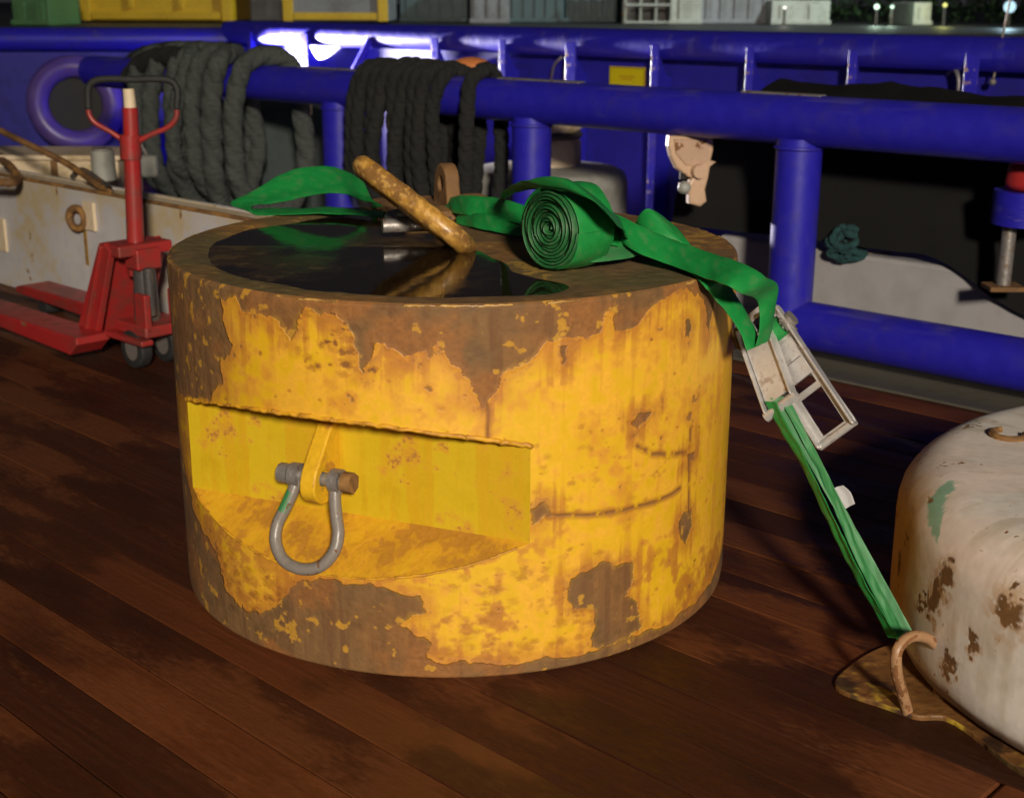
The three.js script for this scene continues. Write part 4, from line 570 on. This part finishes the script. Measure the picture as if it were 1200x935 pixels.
// ---------------------------------------------------------------- blue cargo rail
const RAIL_H = 1.03, RAIL_R = 0.104, R0 = V(1.8, 0, -5.16);
const railAt = (s) => R0.clone().addScaledVector(U, s);
const onRail = (px, py, off = 0) => onPlane(px, py, R0.clone().addScaledVector(OUT, off), OUT);
{
  const t = thing('cargo_rail', 'heavy blue pipe rail on round posts running behind the yellow weight', 'rail');
  const e0 = onRail(108, 96), e1 = onRail(1420, 190), A = V(e0.x, RAIL_H, e0.z), B = V(e1.x, RAIL_H, e1.z);
  obj('top_rail', bar(A, B, RAIL_R, 40), M.blue, t);
  const post = (px, py, y0) => { const q = onRail(px, py); obj('post', bar(V(q.x, y0, q.z), V(q.x, RAIL_H - RAIL_R * 0.7, q.z), 0.098, 32), M.blue, t); obj('weld_collar', place(new THREE.TorusGeometry(0.1, 0.008, 8, 36), q.x, RAIL_H - 0.112, q.z, Math.PI / 2), M.blue, t); return q; };
  post(398, 160, 0); post(623, 170, 0); const p3 = post(932, 250, 0.17);
  const lowA = V(p3.x, 0.165, p3.z), e2 = onRail(1420, 440), lowB = V(e2.x, 0.165, e2.z);
  obj('lower_rail', mergeGeometries([bar(lowA, lowB, RAIL_R, 40), new THREE.SphereGeometry(RAIL_R, 32, 20).translate(lowA.x, lowA.y, lowA.z)].map(prep)), M.blue, t);
  // flat pale strips added along the pipe crown, standing in for highlights on it
  const strip = (x0, x1) => { const a = onRail(x0, 100), b = onRail(x1, 100), s = V(a.x, RAIL_H + RAIL_R + 0.001, a.z), e = V(b.x, RAIL_H + RAIL_R + 0.001, b.z), L = s.distanceTo(e), m = s.clone().lerp(e, 0.5); obj('highlight_strip', place(box(L, 0.009, 0.05, 0.003), m.x, m.y, m.z, 0, turnU, 0), M.galv, t); };
  strip(352, 424); strip(586, 682); strip(872, 966);
}
{ const a = onRail(868, 400, -0.02), b = onRail(1400, 450, -0.02), A = V(a.x, 0.006, a.z), B = V(b.x, 0.006, b.z), m = A.clone().lerp(B, 0.5); struct('deck_margin', place(box(A.distanceTo(B), 0.012, 0.34, 0.004), m.x, 0.007, m.z, 0, turnU, 0), tint([0.11, 0.1, 0.075], 0)); }
// ropes hung over the rail: closed loops of laid rope
function hank(label, mat, r0, loops) {
  const t = thing('rope_coil', label, 'rope');
  for (const [px, drop, du, bulge, top, k = 1] of loops) {
    const r = r0 * k, q = onRail(px, 110), c = V(q.x, RAIL_H, q.z), P = (s, out, y) => c.clone().addScaledVector(U, s).addScaledVector(OUT, out).add(V(0, y, 0)), g = RAIL_R + r * 0.95;
    const w = (k2 = 0.03) => rr(-k2, k2), sw = rr(-0.05, 0.05);
    obj('rope_loop', rope([P(du * 0.5 + w(), 0, g + top), P(du * 0.15 + w(), -g * 0.78, g * 0.7 + top * 0.8), P(w(0.015), -g - bulge * 0.4, -0.05), P(sw * 0.5 + w(0.015), -g - bulge, -drop * 0.45), P(sw + w(), -g - bulge * 0.8, -drop * 0.75), P(sw + du * 0.3, -g * 0.6, -drop * 0.97), P(du * 0.6 + sw, 0.0, -drop), P(du * 0.9, g * 0.7, -drop * 0.92), P(du + w(), g + bulge * 0.5, -drop * 0.6), P(du + w(0.015), g + 0.01, -drop * 0.2), P(du * 0.85, g * 0.75, g * 0.72 + top * 0.8)], r, true, 220, r * 4), mat, t);
  }
  return t;
}
hank('thick grey mooring rope hung in big loops over the blue rail', M.ropeGrey, 0.06, [[186, 0.7, 0.16, 0.02, -0.01, 0.95], [208, 0.76, 0.12, 0.06, 0.015, 0.95], [230, 0.78, 0.16, 0.03, 0.0, 1.08], [256, 0.74, 0.1, 0.08, 0.02, 0.92], [278, 0.8, -0.14, 0.04, 0.0, 1.08], [304, 0.76, 0.16, 0.05, 0.0, 1], [244, 0.66, -0.16, 0.13, 0.03, 0.85]]);
hank('black rope hung in a tight bundle of loops over the blue rail', M.ropeBlack, 0.041, [[437, 0.62, 0.07, 0.02, -0.01, 1], [449, 0.68, 0.08, 0.06, 0.0, 1], [461, 0.72, 0.05, 0.02, -0.01, 1.1], [473, 0.7, 0.08, 0.07, 0.01, 1], [485, 0.76, 0.05, 0.02, -0.01, 1.08], [497, 0.7, 0.07, 0.06, 0.005, 1], [509, 0.74, 0.06, 0.02, -0.01, 1.05], [521, 0.7, 0.06, 0.05, 0.0, 1], [531, 0.66, 0.03, 0.02, -0.01, 0.95]]);
hank('single black rope loop hanging over the blue rail beside the black bundle', M.ropeBlack, 0.04, [[572, 0.66, -0.06, 0.03, 0]]);
{ // left end of the rail: rope turned along it
  const t = thing('rope_coil', 'dark rope lashed along the left end of the blue rail', 'rope'); const P = (px, py, off) => onRail(px, py, off);
  obj('rope', rope([P(150, 92, -0.16), P(165, 74, -0.14), P(190, 66, -0.13), P(215, 66, -0.13)], 0.06, false, 60, 0.3), M.ropeBlack, t); obj('rope', rope([P(140, 92, 0.12), P(152, 74, 0.1), P(176, 62, 0.05), P(206, 58, 0)], 0.055, false, 60, 0.3), M.ropeBlack, t);
}
{ // pale hook block under the rail
  const q = onRail(808, 170, 0.02), z = q.z, t = thing('hook_block', 'pale steel hook hanging under the blue rail to the right of the roll', 'hook', V(q.x, q.y, q.z), 0.25);
  const P = (x, y) => { const v = atZ(x, y, z).sub(t.position); return [v.x, v.y]; };
  const s = poly([[781, 158], [836, 160], [836, 176], [833, 188], [840, 190], [832, 196], [830, 208], [826, 222], [828, 236], [820, 242], [806, 238], [806, 228], [796, 224], [796, 214], [806, 214], [810, 208], [800, 203], [790, 196], [783, 182], [780, 170]].map((e) => P(...e)));
  const h = new THREE.Path(); const c = P(810, 204), w = P(815, 183); h.absellipse(c[0], c[1], 0.03, 0.014, 0, 2 * Math.PI, true); s.holes.push(h);
  obj('dark_backing', place(box(0.09, 0.05, 0.01, 0.002), c[0], c[1], -0.02), M.black, t); obj('hook_plate', boxUV(extrude(s, 0.05, 0.01)), M.hook = paint([0.6, 0.4, 0.26], { chip: 0.72, s: 111, size: 0.4 }), t);  // black plate added behind the hole, its colour giving the dark inside
  const bo = P(815, 205); obj('pin_boss', place(new THREE.CylinderGeometry(0.03, 0.034, 0.04, 20).rotateX(Math.PI / 2), bo[0], bo[1] + 0.02, 0.04), M.hook, t); obj('cheek_plate', basis(boxUV(extrude(poly([[786, 162], [830, 163], [829, 186], [818, 196], [800, 192], [788, 178]].map((q) => P(...q))), 0.012, 0.004)), V(0, 0, 0.027), V(1, 0, 0), UP, V(0, 0, 1)).translate(0, 0, 0), M.hookPlate = paint([0.52, 0.34, 0.23], { chip: 0.62, s: 118, size: 0.3 }), t).visible = true; const b = P(800, 219); obj('eye_knob', place(new THREE.SphereGeometry(0.03, 20, 14), b[0], b[1], 0.02), M.paleBox, t);
  obj('hanger', bar(V(P(808, 158)[0], P(808, 158)[1], 0), V(P(808, 148)[0], P(808, 120)[1], -0.05), 0.02, 12), M.steelDark, t);
}
// ---------------------------------------------------------------- between the rail and the ship's side
const B0 = V(2.28, 0, -7.95);                       // a point of the inner face of the bulwark
const onBulwark = (px, py, off = 0) => onPlane(px, py, B0.clone().addScaledVector(OUT, off), OUT);
{
  const cap = thing('capstan', 'round grey capstan with a beige neck standing behind the blue rail', 'capstan', V(level(640, 250, 0.2).x * 0 + 0.2, 0, -7.75));
  obj('drum', lathe([[0.001, 0.0], [0.46, 0.0], [0.46, 0.52], [0.44, 0.57], [0.4, 0.59], [0.22, 0.61], [0.001, 0.61]], 64), M.paleBox, cap); obj('neck', lathe([[0.19, 0.6], [0.19, 0.74], [0.17, 0.76], [0.17, 0.8], [0.2, 0.82], [0.2, 1.0], [0.001, 1.02]], 48), M.cream, cap); obj('band', place(new THREE.TorusGeometry(0.178, 0.02, 10, 48), 0, 0.78, 0, Math.PI / 2), M.steelDark, cap);
  const lk = onRail(344, 160, 0.7), l = thing('deck_locker', 'dark green steel locker behind the blue rail and the grey rope', 'locker', V(lk.x, 0, lk.z), 0);
  obj('body', place(box(0.52, 0.9, 0.3, 0.01), -0.02, 0.45, 0), M.locker, l); obj('door', place(box(0.28, 0.7, 0.014, 0.004), -0.02, 0.46, 0.157), M.locker, l); obj('latch', place(box(0.05, 0.1, 0.02, 0.004), 0.13, 0.83, 0.165), M.cream, l);
  const w = onRail(1010, 300, 0.42), bx = thing('vent_casing', 'low grey-white steel casing behind the blue rail at the right', 'casing', V(w.x, 0, w.z), turnU);
  obj('casing', place(box(3.4, 0.44, 0.62, 0.02), 1.0, 0.22, -0.2), M.whiteGrey, bx); obj('kick_plate', place(box(3.3, 0.08, 0.012, 0.003), 1.0, 0.08, 0.117), M.whiteGrey, bx);
  // black tarpaulin heaped over it
  const tp = thing('tarpaulin', 'black tarpaulin heaped over the grey casing behind the rail', 'tarpaulin');
  const O = w.clone(), P = [], I = [], nx = 60, ny = 18; O.y = 0;
  for (let j = 0; j <= ny; j++) for (let i = 0; i <= nx; i++) { const s = mix(-0.95, 2.2, i / nx), v = j / ny, n = fbm(s * 3, v * 4, 421, 4) - 0.5; const edge = 0.475 - 0.22 * sstep(0.35, 1.0, s) + 0.03 * n; const off = v < 0.4 ? mix(-0.145, -0.02, v / 0.4) : mix(-0.02, 0.75, (v - 0.4) / 0.6), y = v < 0.4 ? mix(edge, 0.78 + 0.1 * n, Math.sqrt(v / 0.4)) : mix(0.78, 1.12, Math.sqrt((v - 0.4) / 0.6)) + 0.12 * n; const q = O.clone().addScaledVector(U, s).addScaledVector(OUT, off + 0.05 * n); P.push(q.x, y, q.z); }
  for (let j = 0; j < ny; j++) for (let i = 0; i < nx; i++) { const a = j * (nx + 1) + i, b = a + nx + 1; I.push(a, a + 1, b, b, a + 1, b + 1); }
  const g = new THREE.BufferGeometry(); g.setAttribute('position', new THREE.Float32BufferAttribute(P, 3)); g.setAttribute('uv', new THREE.Float32BufferAttribute(P.flatMap((e, i) => i % 3 === 2 ? [P[i - 2], P[i - 1]] : []), 2)); g.setIndex(I); g.computeVertexNormals(); obj('sheet', g, M.tarp, tp);
  const kq = onRail(990, 284, 0.32), kn = thing('rope_knot', 'teal rope knotted in a lump on the grey casing', 'rope', kq); kn.scale.setScalar(1.25);
  const kp = []; for (let i = 0; i < 26; i++) { const a = i * 1.9, b = i * 0.83; kp.push(V(0.075 * Math.cos(a) * Math.cos(b) + 0.02 * Math.sin(i * 2.7), 0.052 * Math.sin(b) + 0.012 * Math.cos(i * 1.3), 0.03 + 0.04 * Math.sin(a) * Math.cos(b))); } obj('knot', rope(kp, 0.0135, false, 320, 0.08), M.ropeTeal, kn); obj('tail', rope([V(0.0, 0.0, 0.02), V(0.05, 0.05, 0.02), V(0.11, 0.085, 0.01), V(0.2, 0.12, 0)], 0.015, false, 40, 0.1), M.ropeTeal, kn); obj('whipping', bar(V(0.05, -0.045, 0.02), V(0.16, -0.04, 0.02), 0.012, 8), M.hook, kn);
  const vq = onRail(1180, 300, 0.12), vv = thing('valve', 'blue flanged valve with a red cap behind the rail at the right edge', 'valve', V(vq.x, 0, vq.z));
  obj('body', place(new THREE.CylinderGeometry(0.13, 0.13, 0.13, 36), 0.06, 0.745, 0), M.blue, vv); obj('cap', place(lathe([[0.001, 0.13], [0.05, 0.125], [0.085, 0.09], [0.095, 0.03], [0.09, 0], [0.001, 0]], 36), 0.06, 0.812, 0), M.red, vv); obj('stem', bar(V(0.0, 0.42, 0), V(0.0, 0.7, 0), 0.028, 16), M.galv, vv); obj('foot', place(box(0.14, 0.02, 0.12, 0.005), 0, 0.43, 0), M.rust, vv);
}
// ---------------------------------------------------------------- the bulwark
{
  const t = thing('bulwark', 'blue steel bulwark with a rounded cap and upright ribs along the side of the ship', 'bulwark');
  const K = onBulwark(276, 60), s0 = K.clone().sub(B0).dot(U), s1 = 3.2, at = (s, off, y) => B0.clone().addScaledVector(U, s).addScaledVector(OUT, off).add(V(0, y, 0));
  const TOPH = 1.33, L = s1 - s0, mid = at((s0 + s1) / 2, 0, 0);
  obj('plating', place(box(L, 1.2, 0.02, 0.004), mid.x + OUT.x * 0.011, 0.6, mid.z + OUT.z * 0.011, 0, turnU, 0), M.blueDark, t);
  const CR = 0.098, capY = TOPH - CR;
  const capS = new THREE.Shape(); capS.moveTo(0.05, -0.03); capS.lineTo(0.05, CR); capS.lineTo(-0.06, CR); capS.absarc(-0.06, 0, CR, Math.PI / 2, 3 * Math.PI / 2 - 0.5, false); capS.closePath();
  const cg = boxUV(extrude(capS, L, 0.004)); basis(cg, at((s0 + s1) / 2, 0, capY), OUT, UP, OUT.clone().cross(UP)); obj('cap_rail', cg, M.blue, t);
  // each rib: a web with a hollowed foot and head, and a flat flange on its inner edge that runs up to the cap
  const rib = (px, w = 0.06) => { const q = onBulwark(px, 75, -0.17); const b = V(q.x, 0, q.z).addScaledVector(OUT, 0.17); const s = new THREE.Shape(); s.moveTo(0, 0); s.lineTo(-0.165, 0); s.lineTo(-0.165, capY - 0.02); s.lineTo(-0.14, capY - 0.03); s.quadraticCurveTo(-0.09, capY - 0.16, -0.03, capY - 0.2); s.lineTo(0, capY - 0.2); s.closePath(); const g = boxUV(extrude(s, 0.014, 0.002)); basis(g, b, OUT, UP, OUT.clone().cross(UP)); const r = obj('rib', g, M.blue, t); const f = box(w, capY + 0.01, 0.014, 0.004); obj('flange', place(f, b.x - OUT.x * 0.172, (capY + 0.01) / 2, b.z - OUT.z * 0.172, 0, turnU, 0), M.ribBlue, r); };
  for (const [px, w] of [[294, 0.05], [357, 0.1], [510, 0.075], [589, 0.06], [669, 0.09], [768, 0.06], [879, 0.055], [1000, 0.055], [1140, 0.08], [1290, 0.06]]) rib(px, w);
  const br = obj('brace', bar(onBulwark(408, 95, -0.17), onBulwark(434, 46, -0.14), 0.03, 10), M.ribBlue, t);
  // the left length, turning across the stern
  const a = at(s0, 0, 0), b = V(-7.2, 0, a.z + 0.4), d = b.clone().sub(a), LL = d.length(), m = a.clone().lerp(b, 0.5), ty = Math.atan2(-(a.z - b.z), a.x - b.x);
  obj('plating', place(box(LL, 1.2, 0.02, 0.004), m.x, 0.6, m.z - 0.02, 0, ty, 0), M.blueDark, t); obj('cap_rail', bar(V(a.x, TOPH - 0.16, a.z + 0.04), V(b.x, TOPH - 0.16, b.z + 0.04), 0.1, 28), M.blue, t);
  // lugs and grab irons
  obj('grab_iron', tube([onBulwark(1112, 86, -0.02), onBulwark(1120, 82, -0.1), onBulwark(1124, 92, -0.12), onBulwark(1122, 118, -0.11), onBulwark(1116, 126, -0.02)], 0.013, 30, 8), M.galv, t); obj('grab_iron', tube([onBulwark(646, 92, -0.02), onBulwark(650, 76, -0.1), onBulwark(657, 68, -0.12), onBulwark(660, 66, -0.02)], 0.011, 24, 8), M.galv, t);
  const sq = onBulwark(735, 95, -0.012), sign = thing('warning_label', 'small yellow label with faint red lettering stuck on the bulwark', 'label', sq, turnU);
  const cv = document.createElement('canvas'); cv.width = 256; cv.height = 144; const x = cv.getContext('2d'); x.fillStyle = '#c9b80a'; x.fillRect(0, 0, 256, 144); x.strokeStyle = '#8f8410'; x.lineWidth = 5; x.strokeRect(4, 4, 248, 136); x.fillStyle = 'rgba(150,70,20,.75)'; for (const [yy, w] of [[44, 110], [58, 90]]) for (let i = 0; i < w; i += 9) x.fillRect(128 - w / 2 + i, yy, 6, 7); x.fillStyle = 'rgba(110,110,10,.6)'; for (const yy of [92, 108, 122]) for (let i = 0; i < 180; i += 8) x.fillRect(38 + i, yy, 5, 4);
  const ct = new THREE.CanvasTexture(cv); ct.colorSpace = THREE.SRGBColorSpace;
  obj('backing', box(0.31, 0.19, 0.008, 0.003), M.skip, sign); obj('print', place(new THREE.PlaneGeometry(0.3, 0.18), 0, 0, 0.0065), new THREE.MeshStandardMaterial({ map: ct, roughness: 0.5 }), sign);
  // round mooring chock at the stern: a thick ring
  const cz = a.z + 0.28, cq = atZ(88, 122, cz), ch = thing('mooring_chock', 'purple-blue ring chock in the bulwark at the far left', 'chock', cq, 0.15);
  const rad = 42 / FOCAL * -cz; obj('ring', new THREE.TorusGeometry(rad, rad * 0.3, 24, 64), M.chock = paint([0.1, 0.06, 0.3], { chip: 0.76, s: 115, rough: 0.35 }), ch); obj('throat', place(new THREE.CylinderGeometry(rad * 0.95, rad * 0.95, 0.2, 40, 1).rotateX(Math.PI / 2), 0, 0, -0.12), M.black, ch);
  const bx = thing('orange_float', 'small orange float wedged behind the blue rail between the black ropes', 'float', onRail(552, 82, 0.35)); obj('float', new THREE.SphereGeometry(0.1, 28, 18).scale(1.25, 0.7, 0.9), M.orange, bx); obj('end_eye', place(new THREE.TorusGeometry(0.03, 0.01, 8, 20), -0.13, 0, 0), M.galv, bx);
  // wire stay at the right
  const ws = thing('wire_stay', 'thin steel wire rising from the bulwark at the right edge', 'wire'); obj('wire', bar(onBulwark(1164, 96, -0.1), onBulwark(1193, -40, -0.05), 0.006, 8), M.galv, ws); obj('shackle_end', place(new THREE.SphereGeometry(0.02, 12, 8), ...onBulwark(1164, 96, -0.1).toArray()), M.galv, ws);
}
// ---------------------------------------------------------------- the quay beyond
{
  const QY = 1.2, quay = struct('quay', place(box(240, 3.2, 200, 0), 0, QY - 1.6, -114.5), M.concrete);
  const on = (px, z) => { const q = atZ(px, 10, z); return V(q.x, QY, z); }, wide = (px0, px1, z) => (px1 - px0) / FOCAL * -z;
  const skip = (px0, px1, z, label, panel) => { const w = wide(px0, px1, z), t = thing('waste_skip', label, 'skip', on((px0 + px1) / 2, z), 0, 'yellow skips on the quay'); const h = 1.2; obj('body', place(box(w, h, 1.4, 0.02), 0, h / 2 + 0.03, -0.7), panel ? M.greyBox : M.skip, t); for (const s of [-1, 1]) obj('corner_post', place(box(0.14, h, 0.06, 0.01), s * (w / 2 - 0.07), h / 2 + 0.03, 0.032), M.skip, t); obj('bottom_rail', place(box(w - 0.3, 0.1, 0.05, 0.01), 0, 0.1, 0.027), M.skip, t); if (!panel) for (let i = 1; i < 3; i++) obj('stiffener', place(box(0.07, h - 0.2, 0.04, 0.008), -w / 2 + w * i / 3, h / 2 + 0.1, 0.022), M.skip, t); };
  skip(98, 268, -19.5, 'long plain yellow skip on the quay at the left'); skip(334, 452, -19.5, 'yellow framed skip with a grey front panel on the quay', true);
  const crate = (px0, px1, z, h, mat, label, cat, n = 4) => { const w = wide(px0, px1, z), t = thing(cat.replace(' ', '_'), label, cat, on((px0 + px1) / 2, z)); obj('body', place(box(w, h, 1.2, 0.015), 0, h / 2, -0.6), mat, t); for (let i = 0; i < n; i++) obj('corrugation', place(box(w / n * 0.45, h - 0.12, 0.03, 0.008), -w / 2 + w * (i + 0.5) / n, h / 2, 0.017), mat, t); obj('sill', place(box(w + 0.02, 0.06, 0.05, 0.006), 0, 0.04, 0.027), mat, t); };
  crate(14, 56, -17, 0.34, M.greenBox, 'small green crate on the quay at the far left', 'crate', 2); crate(268, 330, -22, 1.3, M.greyBox, 'grey container between the two yellow skips', 'container', 4);
  crate(470, 548, -21, 1.1, M.teal, 'dark teal crate right of the framed skip', 'crate', 3); crate(552, 596, -20, 0.9, M.greyBox, 'dull grey crate beside the dark teal crate', 'crate', 3); crate(598, 660, -21, 1.2, M.teal, 'wide teal container with ribs behind the bulwark middle', 'container', 5); crate(664, 728, -21.5, 1.2, M.teal, 'teal container left of the wire cage', 'container', 5);
  crate(786, 822, -20, 1.3, M.paleBox, 'narrow pale cabinet right of the wire cage', 'cabinet', 1); crate(824, 904, -20.5, 1.3, M.greyBox, 'grey container right of the pale cabinet', 'container', 5); crate(906, 972, -20, 0.34, M.paleBox, 'low pale crate at the right of the grey container', 'crate', 2); crate(1072, 1092, -20, 0.32, M.paleBox, 'small pale box below the quay hedge', 'box', 1);
  const cg = thing('wire_cage', 'pale wire cage with square openings on the quay', 'cage', on(760, -20)), W = wide(734, 786, -20); obj('back', place(box(W, 1.1, 0.03, 0.005), 0, 0.55, -0.6), M.steelDark, cg); for (let i = 0; i < 4; i++) obj('upright', place(box(0.035, 1.1, 0.035, 0.006), -W / 2 + W * i / 3, 0.55, 0), M.paleBox, cg); for (let i = 0; i < 5; i++) obj('cross_bar', place(box(W, 0.03, 0.03, 0.006), 0, 0.03 + 0.24 * i, 0.034), M.paleBox, cg);
  // hedge: many leaf faces through its volume
  const leaf = new THREE.PlaneGeometry(0.09, 0.05), n = 5200, hm = new THREE.MeshStandardMaterial({ color: 0xffffff, roughness: 0.8, side: THREE.DoubleSide }), hd = new THREE.InstancedMesh(leaf, hm, n), mm = new THREE.Matrix4(), c = new THREE.Color();
  for (let i = 0; i < n; i++) { const q = on(rr(960, 1330), -rr(23, 25.5)), lump = 0.8 + 0.8 * fbm(q.x * 1.1, q.z, 431, 3); mm.makeRotationFromEuler(new THREE.Euler(rr(0, 6), rr(0, 6), rr(0, 6))).setPosition(q.x, QY + Math.pow(rnd(), 0.8) * lump, q.z); hd.setMatrixAt(i, mm); const k = rr(0.5, 1.3); hd.setColorAt(i, c.setRGB(0.025 * k, 0.06 * k, 0.018 * k)); }
  hd.name = 'hedge'; hd.castShadow = hd.receiveShadow = true; tag(hd, 'dark green hedge along the quay at the right', 'hedge', null, 'stuff'); scene.add(hd);
  const lamp = (px, py, z, r, col, k, cd, label) => { const q = atZ(px, py, z), t = thing('quay_lamp', label, 'lamp', V(q.x, QY, q.z)); obj('post', bar(V(0, 0, 0), V(0, q.y - QY - r * 0.8, 0), 0.02, 8), M.steelDark, t); obj('globe', new THREE.SphereGeometry(r, 16, 12).translate(0, q.y - QY, 0), M.glow(col, k), t); const p = new THREE.PointLight(new THREE.Color().setRGB(...col), cd, 0, 2); p.position.set(0, q.y - QY, 0); t.add(p); };
  { const f = thing('quay_floodlight', 'tall quay floodlight outside the picture at the right, lighting the yellow skips', 'floodlight', V(6.5, QY, -15)), p = V(0, 6, 0), aim = V(-7.5, -6.2, -6).normalize(), sd = aim.clone().cross(UP).normalize(), uu = sd.clone().cross(aim);
    obj('mast', bar(V(0.25, 0, 0.2), V(0.25, 6.1, 0.2), 0.07, 16), M.steelDark, f); obj('housing', basis(box(0.5, 0.36, 0.16, 0.02), p.clone().addScaledVector(aim, -0.11), sd, uu, aim.clone().negate()), M.steelDark, f); obj('lens', basis(box(0.42, 0.28, 0.012, 0.004), p.clone().addScaledVector(aim, -0.02), sd, uu, aim.clone().negate()), M.glow([0.85, 1, 0.95], 6), f);
    const l = new THREE.SpotLight(new THREE.Color().setRGB(0.85, 1, 0.95), QUAY_CD, 0, 1.0, 0.6, 2); l.position.copy(p).add(f.position).addScaledVector(aim, 0.02); l.target.position.copy(l.position).add(aim); l.castShadow = true; l.shadow.radius = 8; scene.add(l, l.target); }
  lamp(1028, 8, -19.5, 0.035, [0.7, 1, 0.75], 2.5, 0.5, 'bright greenish-white quay lamp, left one of the close pair'); lamp(1046, 8, -19.5, 0.025, [0.7, 1, 0.75], 2, 0.3, 'smaller greenish-white quay lamp, right one of the close pair'); lamp(1108, 6, -19.5, 0.03, [0.9, 0.9, 0.25], 1.4, 0.4, 'yellow quay lamp in front of the hedge'); lamp(1184, 8, -18, 0.075, [0.55, 0.85, 1], 1.2, 1, 'blue-white quay lamp behind the wire stay'); lamp(920, 9, -19, 0.02, [1, 0.95, 0.85], 2, 0.1, 'tiny white quay lamp above the low pale crate');
}
// ---------------------------------------------------------------- lamps of the ship
{ // deck floodlight on a mast behind the photographer
  const t = thing('deck_floodlight', 'deck floodlight on a mast behind the photographer', 'floodlight', V(LAMP_POS.x, 0, LAMP_POS.z));
  const aim = LAMP_AIM.clone().sub(LAMP_POS).normalize(), head = V(0, LAMP_POS.y, 0), sd = aim.clone().cross(UP).normalize(), uu = sd.clone().cross(aim);
  obj('mast', bar(V(-aim.x * 0.3, 0, -aim.z * 0.3), V(-aim.x * 0.3, LAMP_POS.y + 0.1, -aim.z * 0.3), 0.06, 20), M.steelDark, t);
  obj('housing', basis(box(0.98, 0.76, 0.22, 0.02), head.clone().addScaledVector(aim, -0.14), sd, uu, aim.clone().negate()), M.steelDark, t);
  obj('lens', basis(box(0.88, 0.66, 0.012, 0.004), head.clone().addScaledVector(aim, -0.02), sd, uu, aim.clone().negate()), M.glow(LAMP_COLOR, 6), t);
  const l = new THREE.SpotLight(new THREE.Color().setRGB(...LAMP_COLOR), LAMP_CD, 0, 0.6, 0.6, 2); l.position.copy(LAMP_POS).addScaledVector(aim, 0.02); l.target.position.copy(LAMP_AIM); l.castShadow = true; l.shadow.radius = 32; l.shadow.mapSize.set(2048, 2048); scene.add(l, l.target);
}
{ // small work lamp behind the grey rope, throwing its light up onto the bulwark
  const kz = onBulwark(276, 60).z, q = atZ(246, 96, kz + 0.4), t = thing('work_lamp', 'small work lamp hidden behind the grey rope, lighting the bulwark cap', 'work lamp', q), aim = U.clone().addScaledVector(OUT, 0.09).add(V(0, 0.08, 0)).normalize();
  const sd = aim.clone().cross(V(0, 0, 1)).normalize(), uu = sd.clone().cross(aim);
  obj('housing', basis(box(0.16, 0.12, 0.08, 0.01), aim.clone().multiplyScalar(-0.05), sd, uu, aim.clone().negate()), M.steelDark, t); obj('lens', basis(box(0.13, 0.09, 0.006, 0.002), aim.clone().multiplyScalar(-0.006), sd, uu, aim.clone().negate()), M.glow([1, 0.95, 0.95], 4), t); obj('bracket', bar(V(0, -0.05, 0), V(0, -q.y, 0), 0.012, 8), M.steelDark, t);
  const l = new THREE.SpotLight(new THREE.Color().setRGB(1, 0.93, 0.95), UPLIGHT_CD, 0, 0.75, 1.0, 2); l.position.copy(q).addScaledVector(aim, 0.012); l.target.position.copy(q.clone().add(aim)); l.castShadow = true; l.shadow.radius = 3; scene.add(l, l.target);
}
renderer.render(scene, camera);
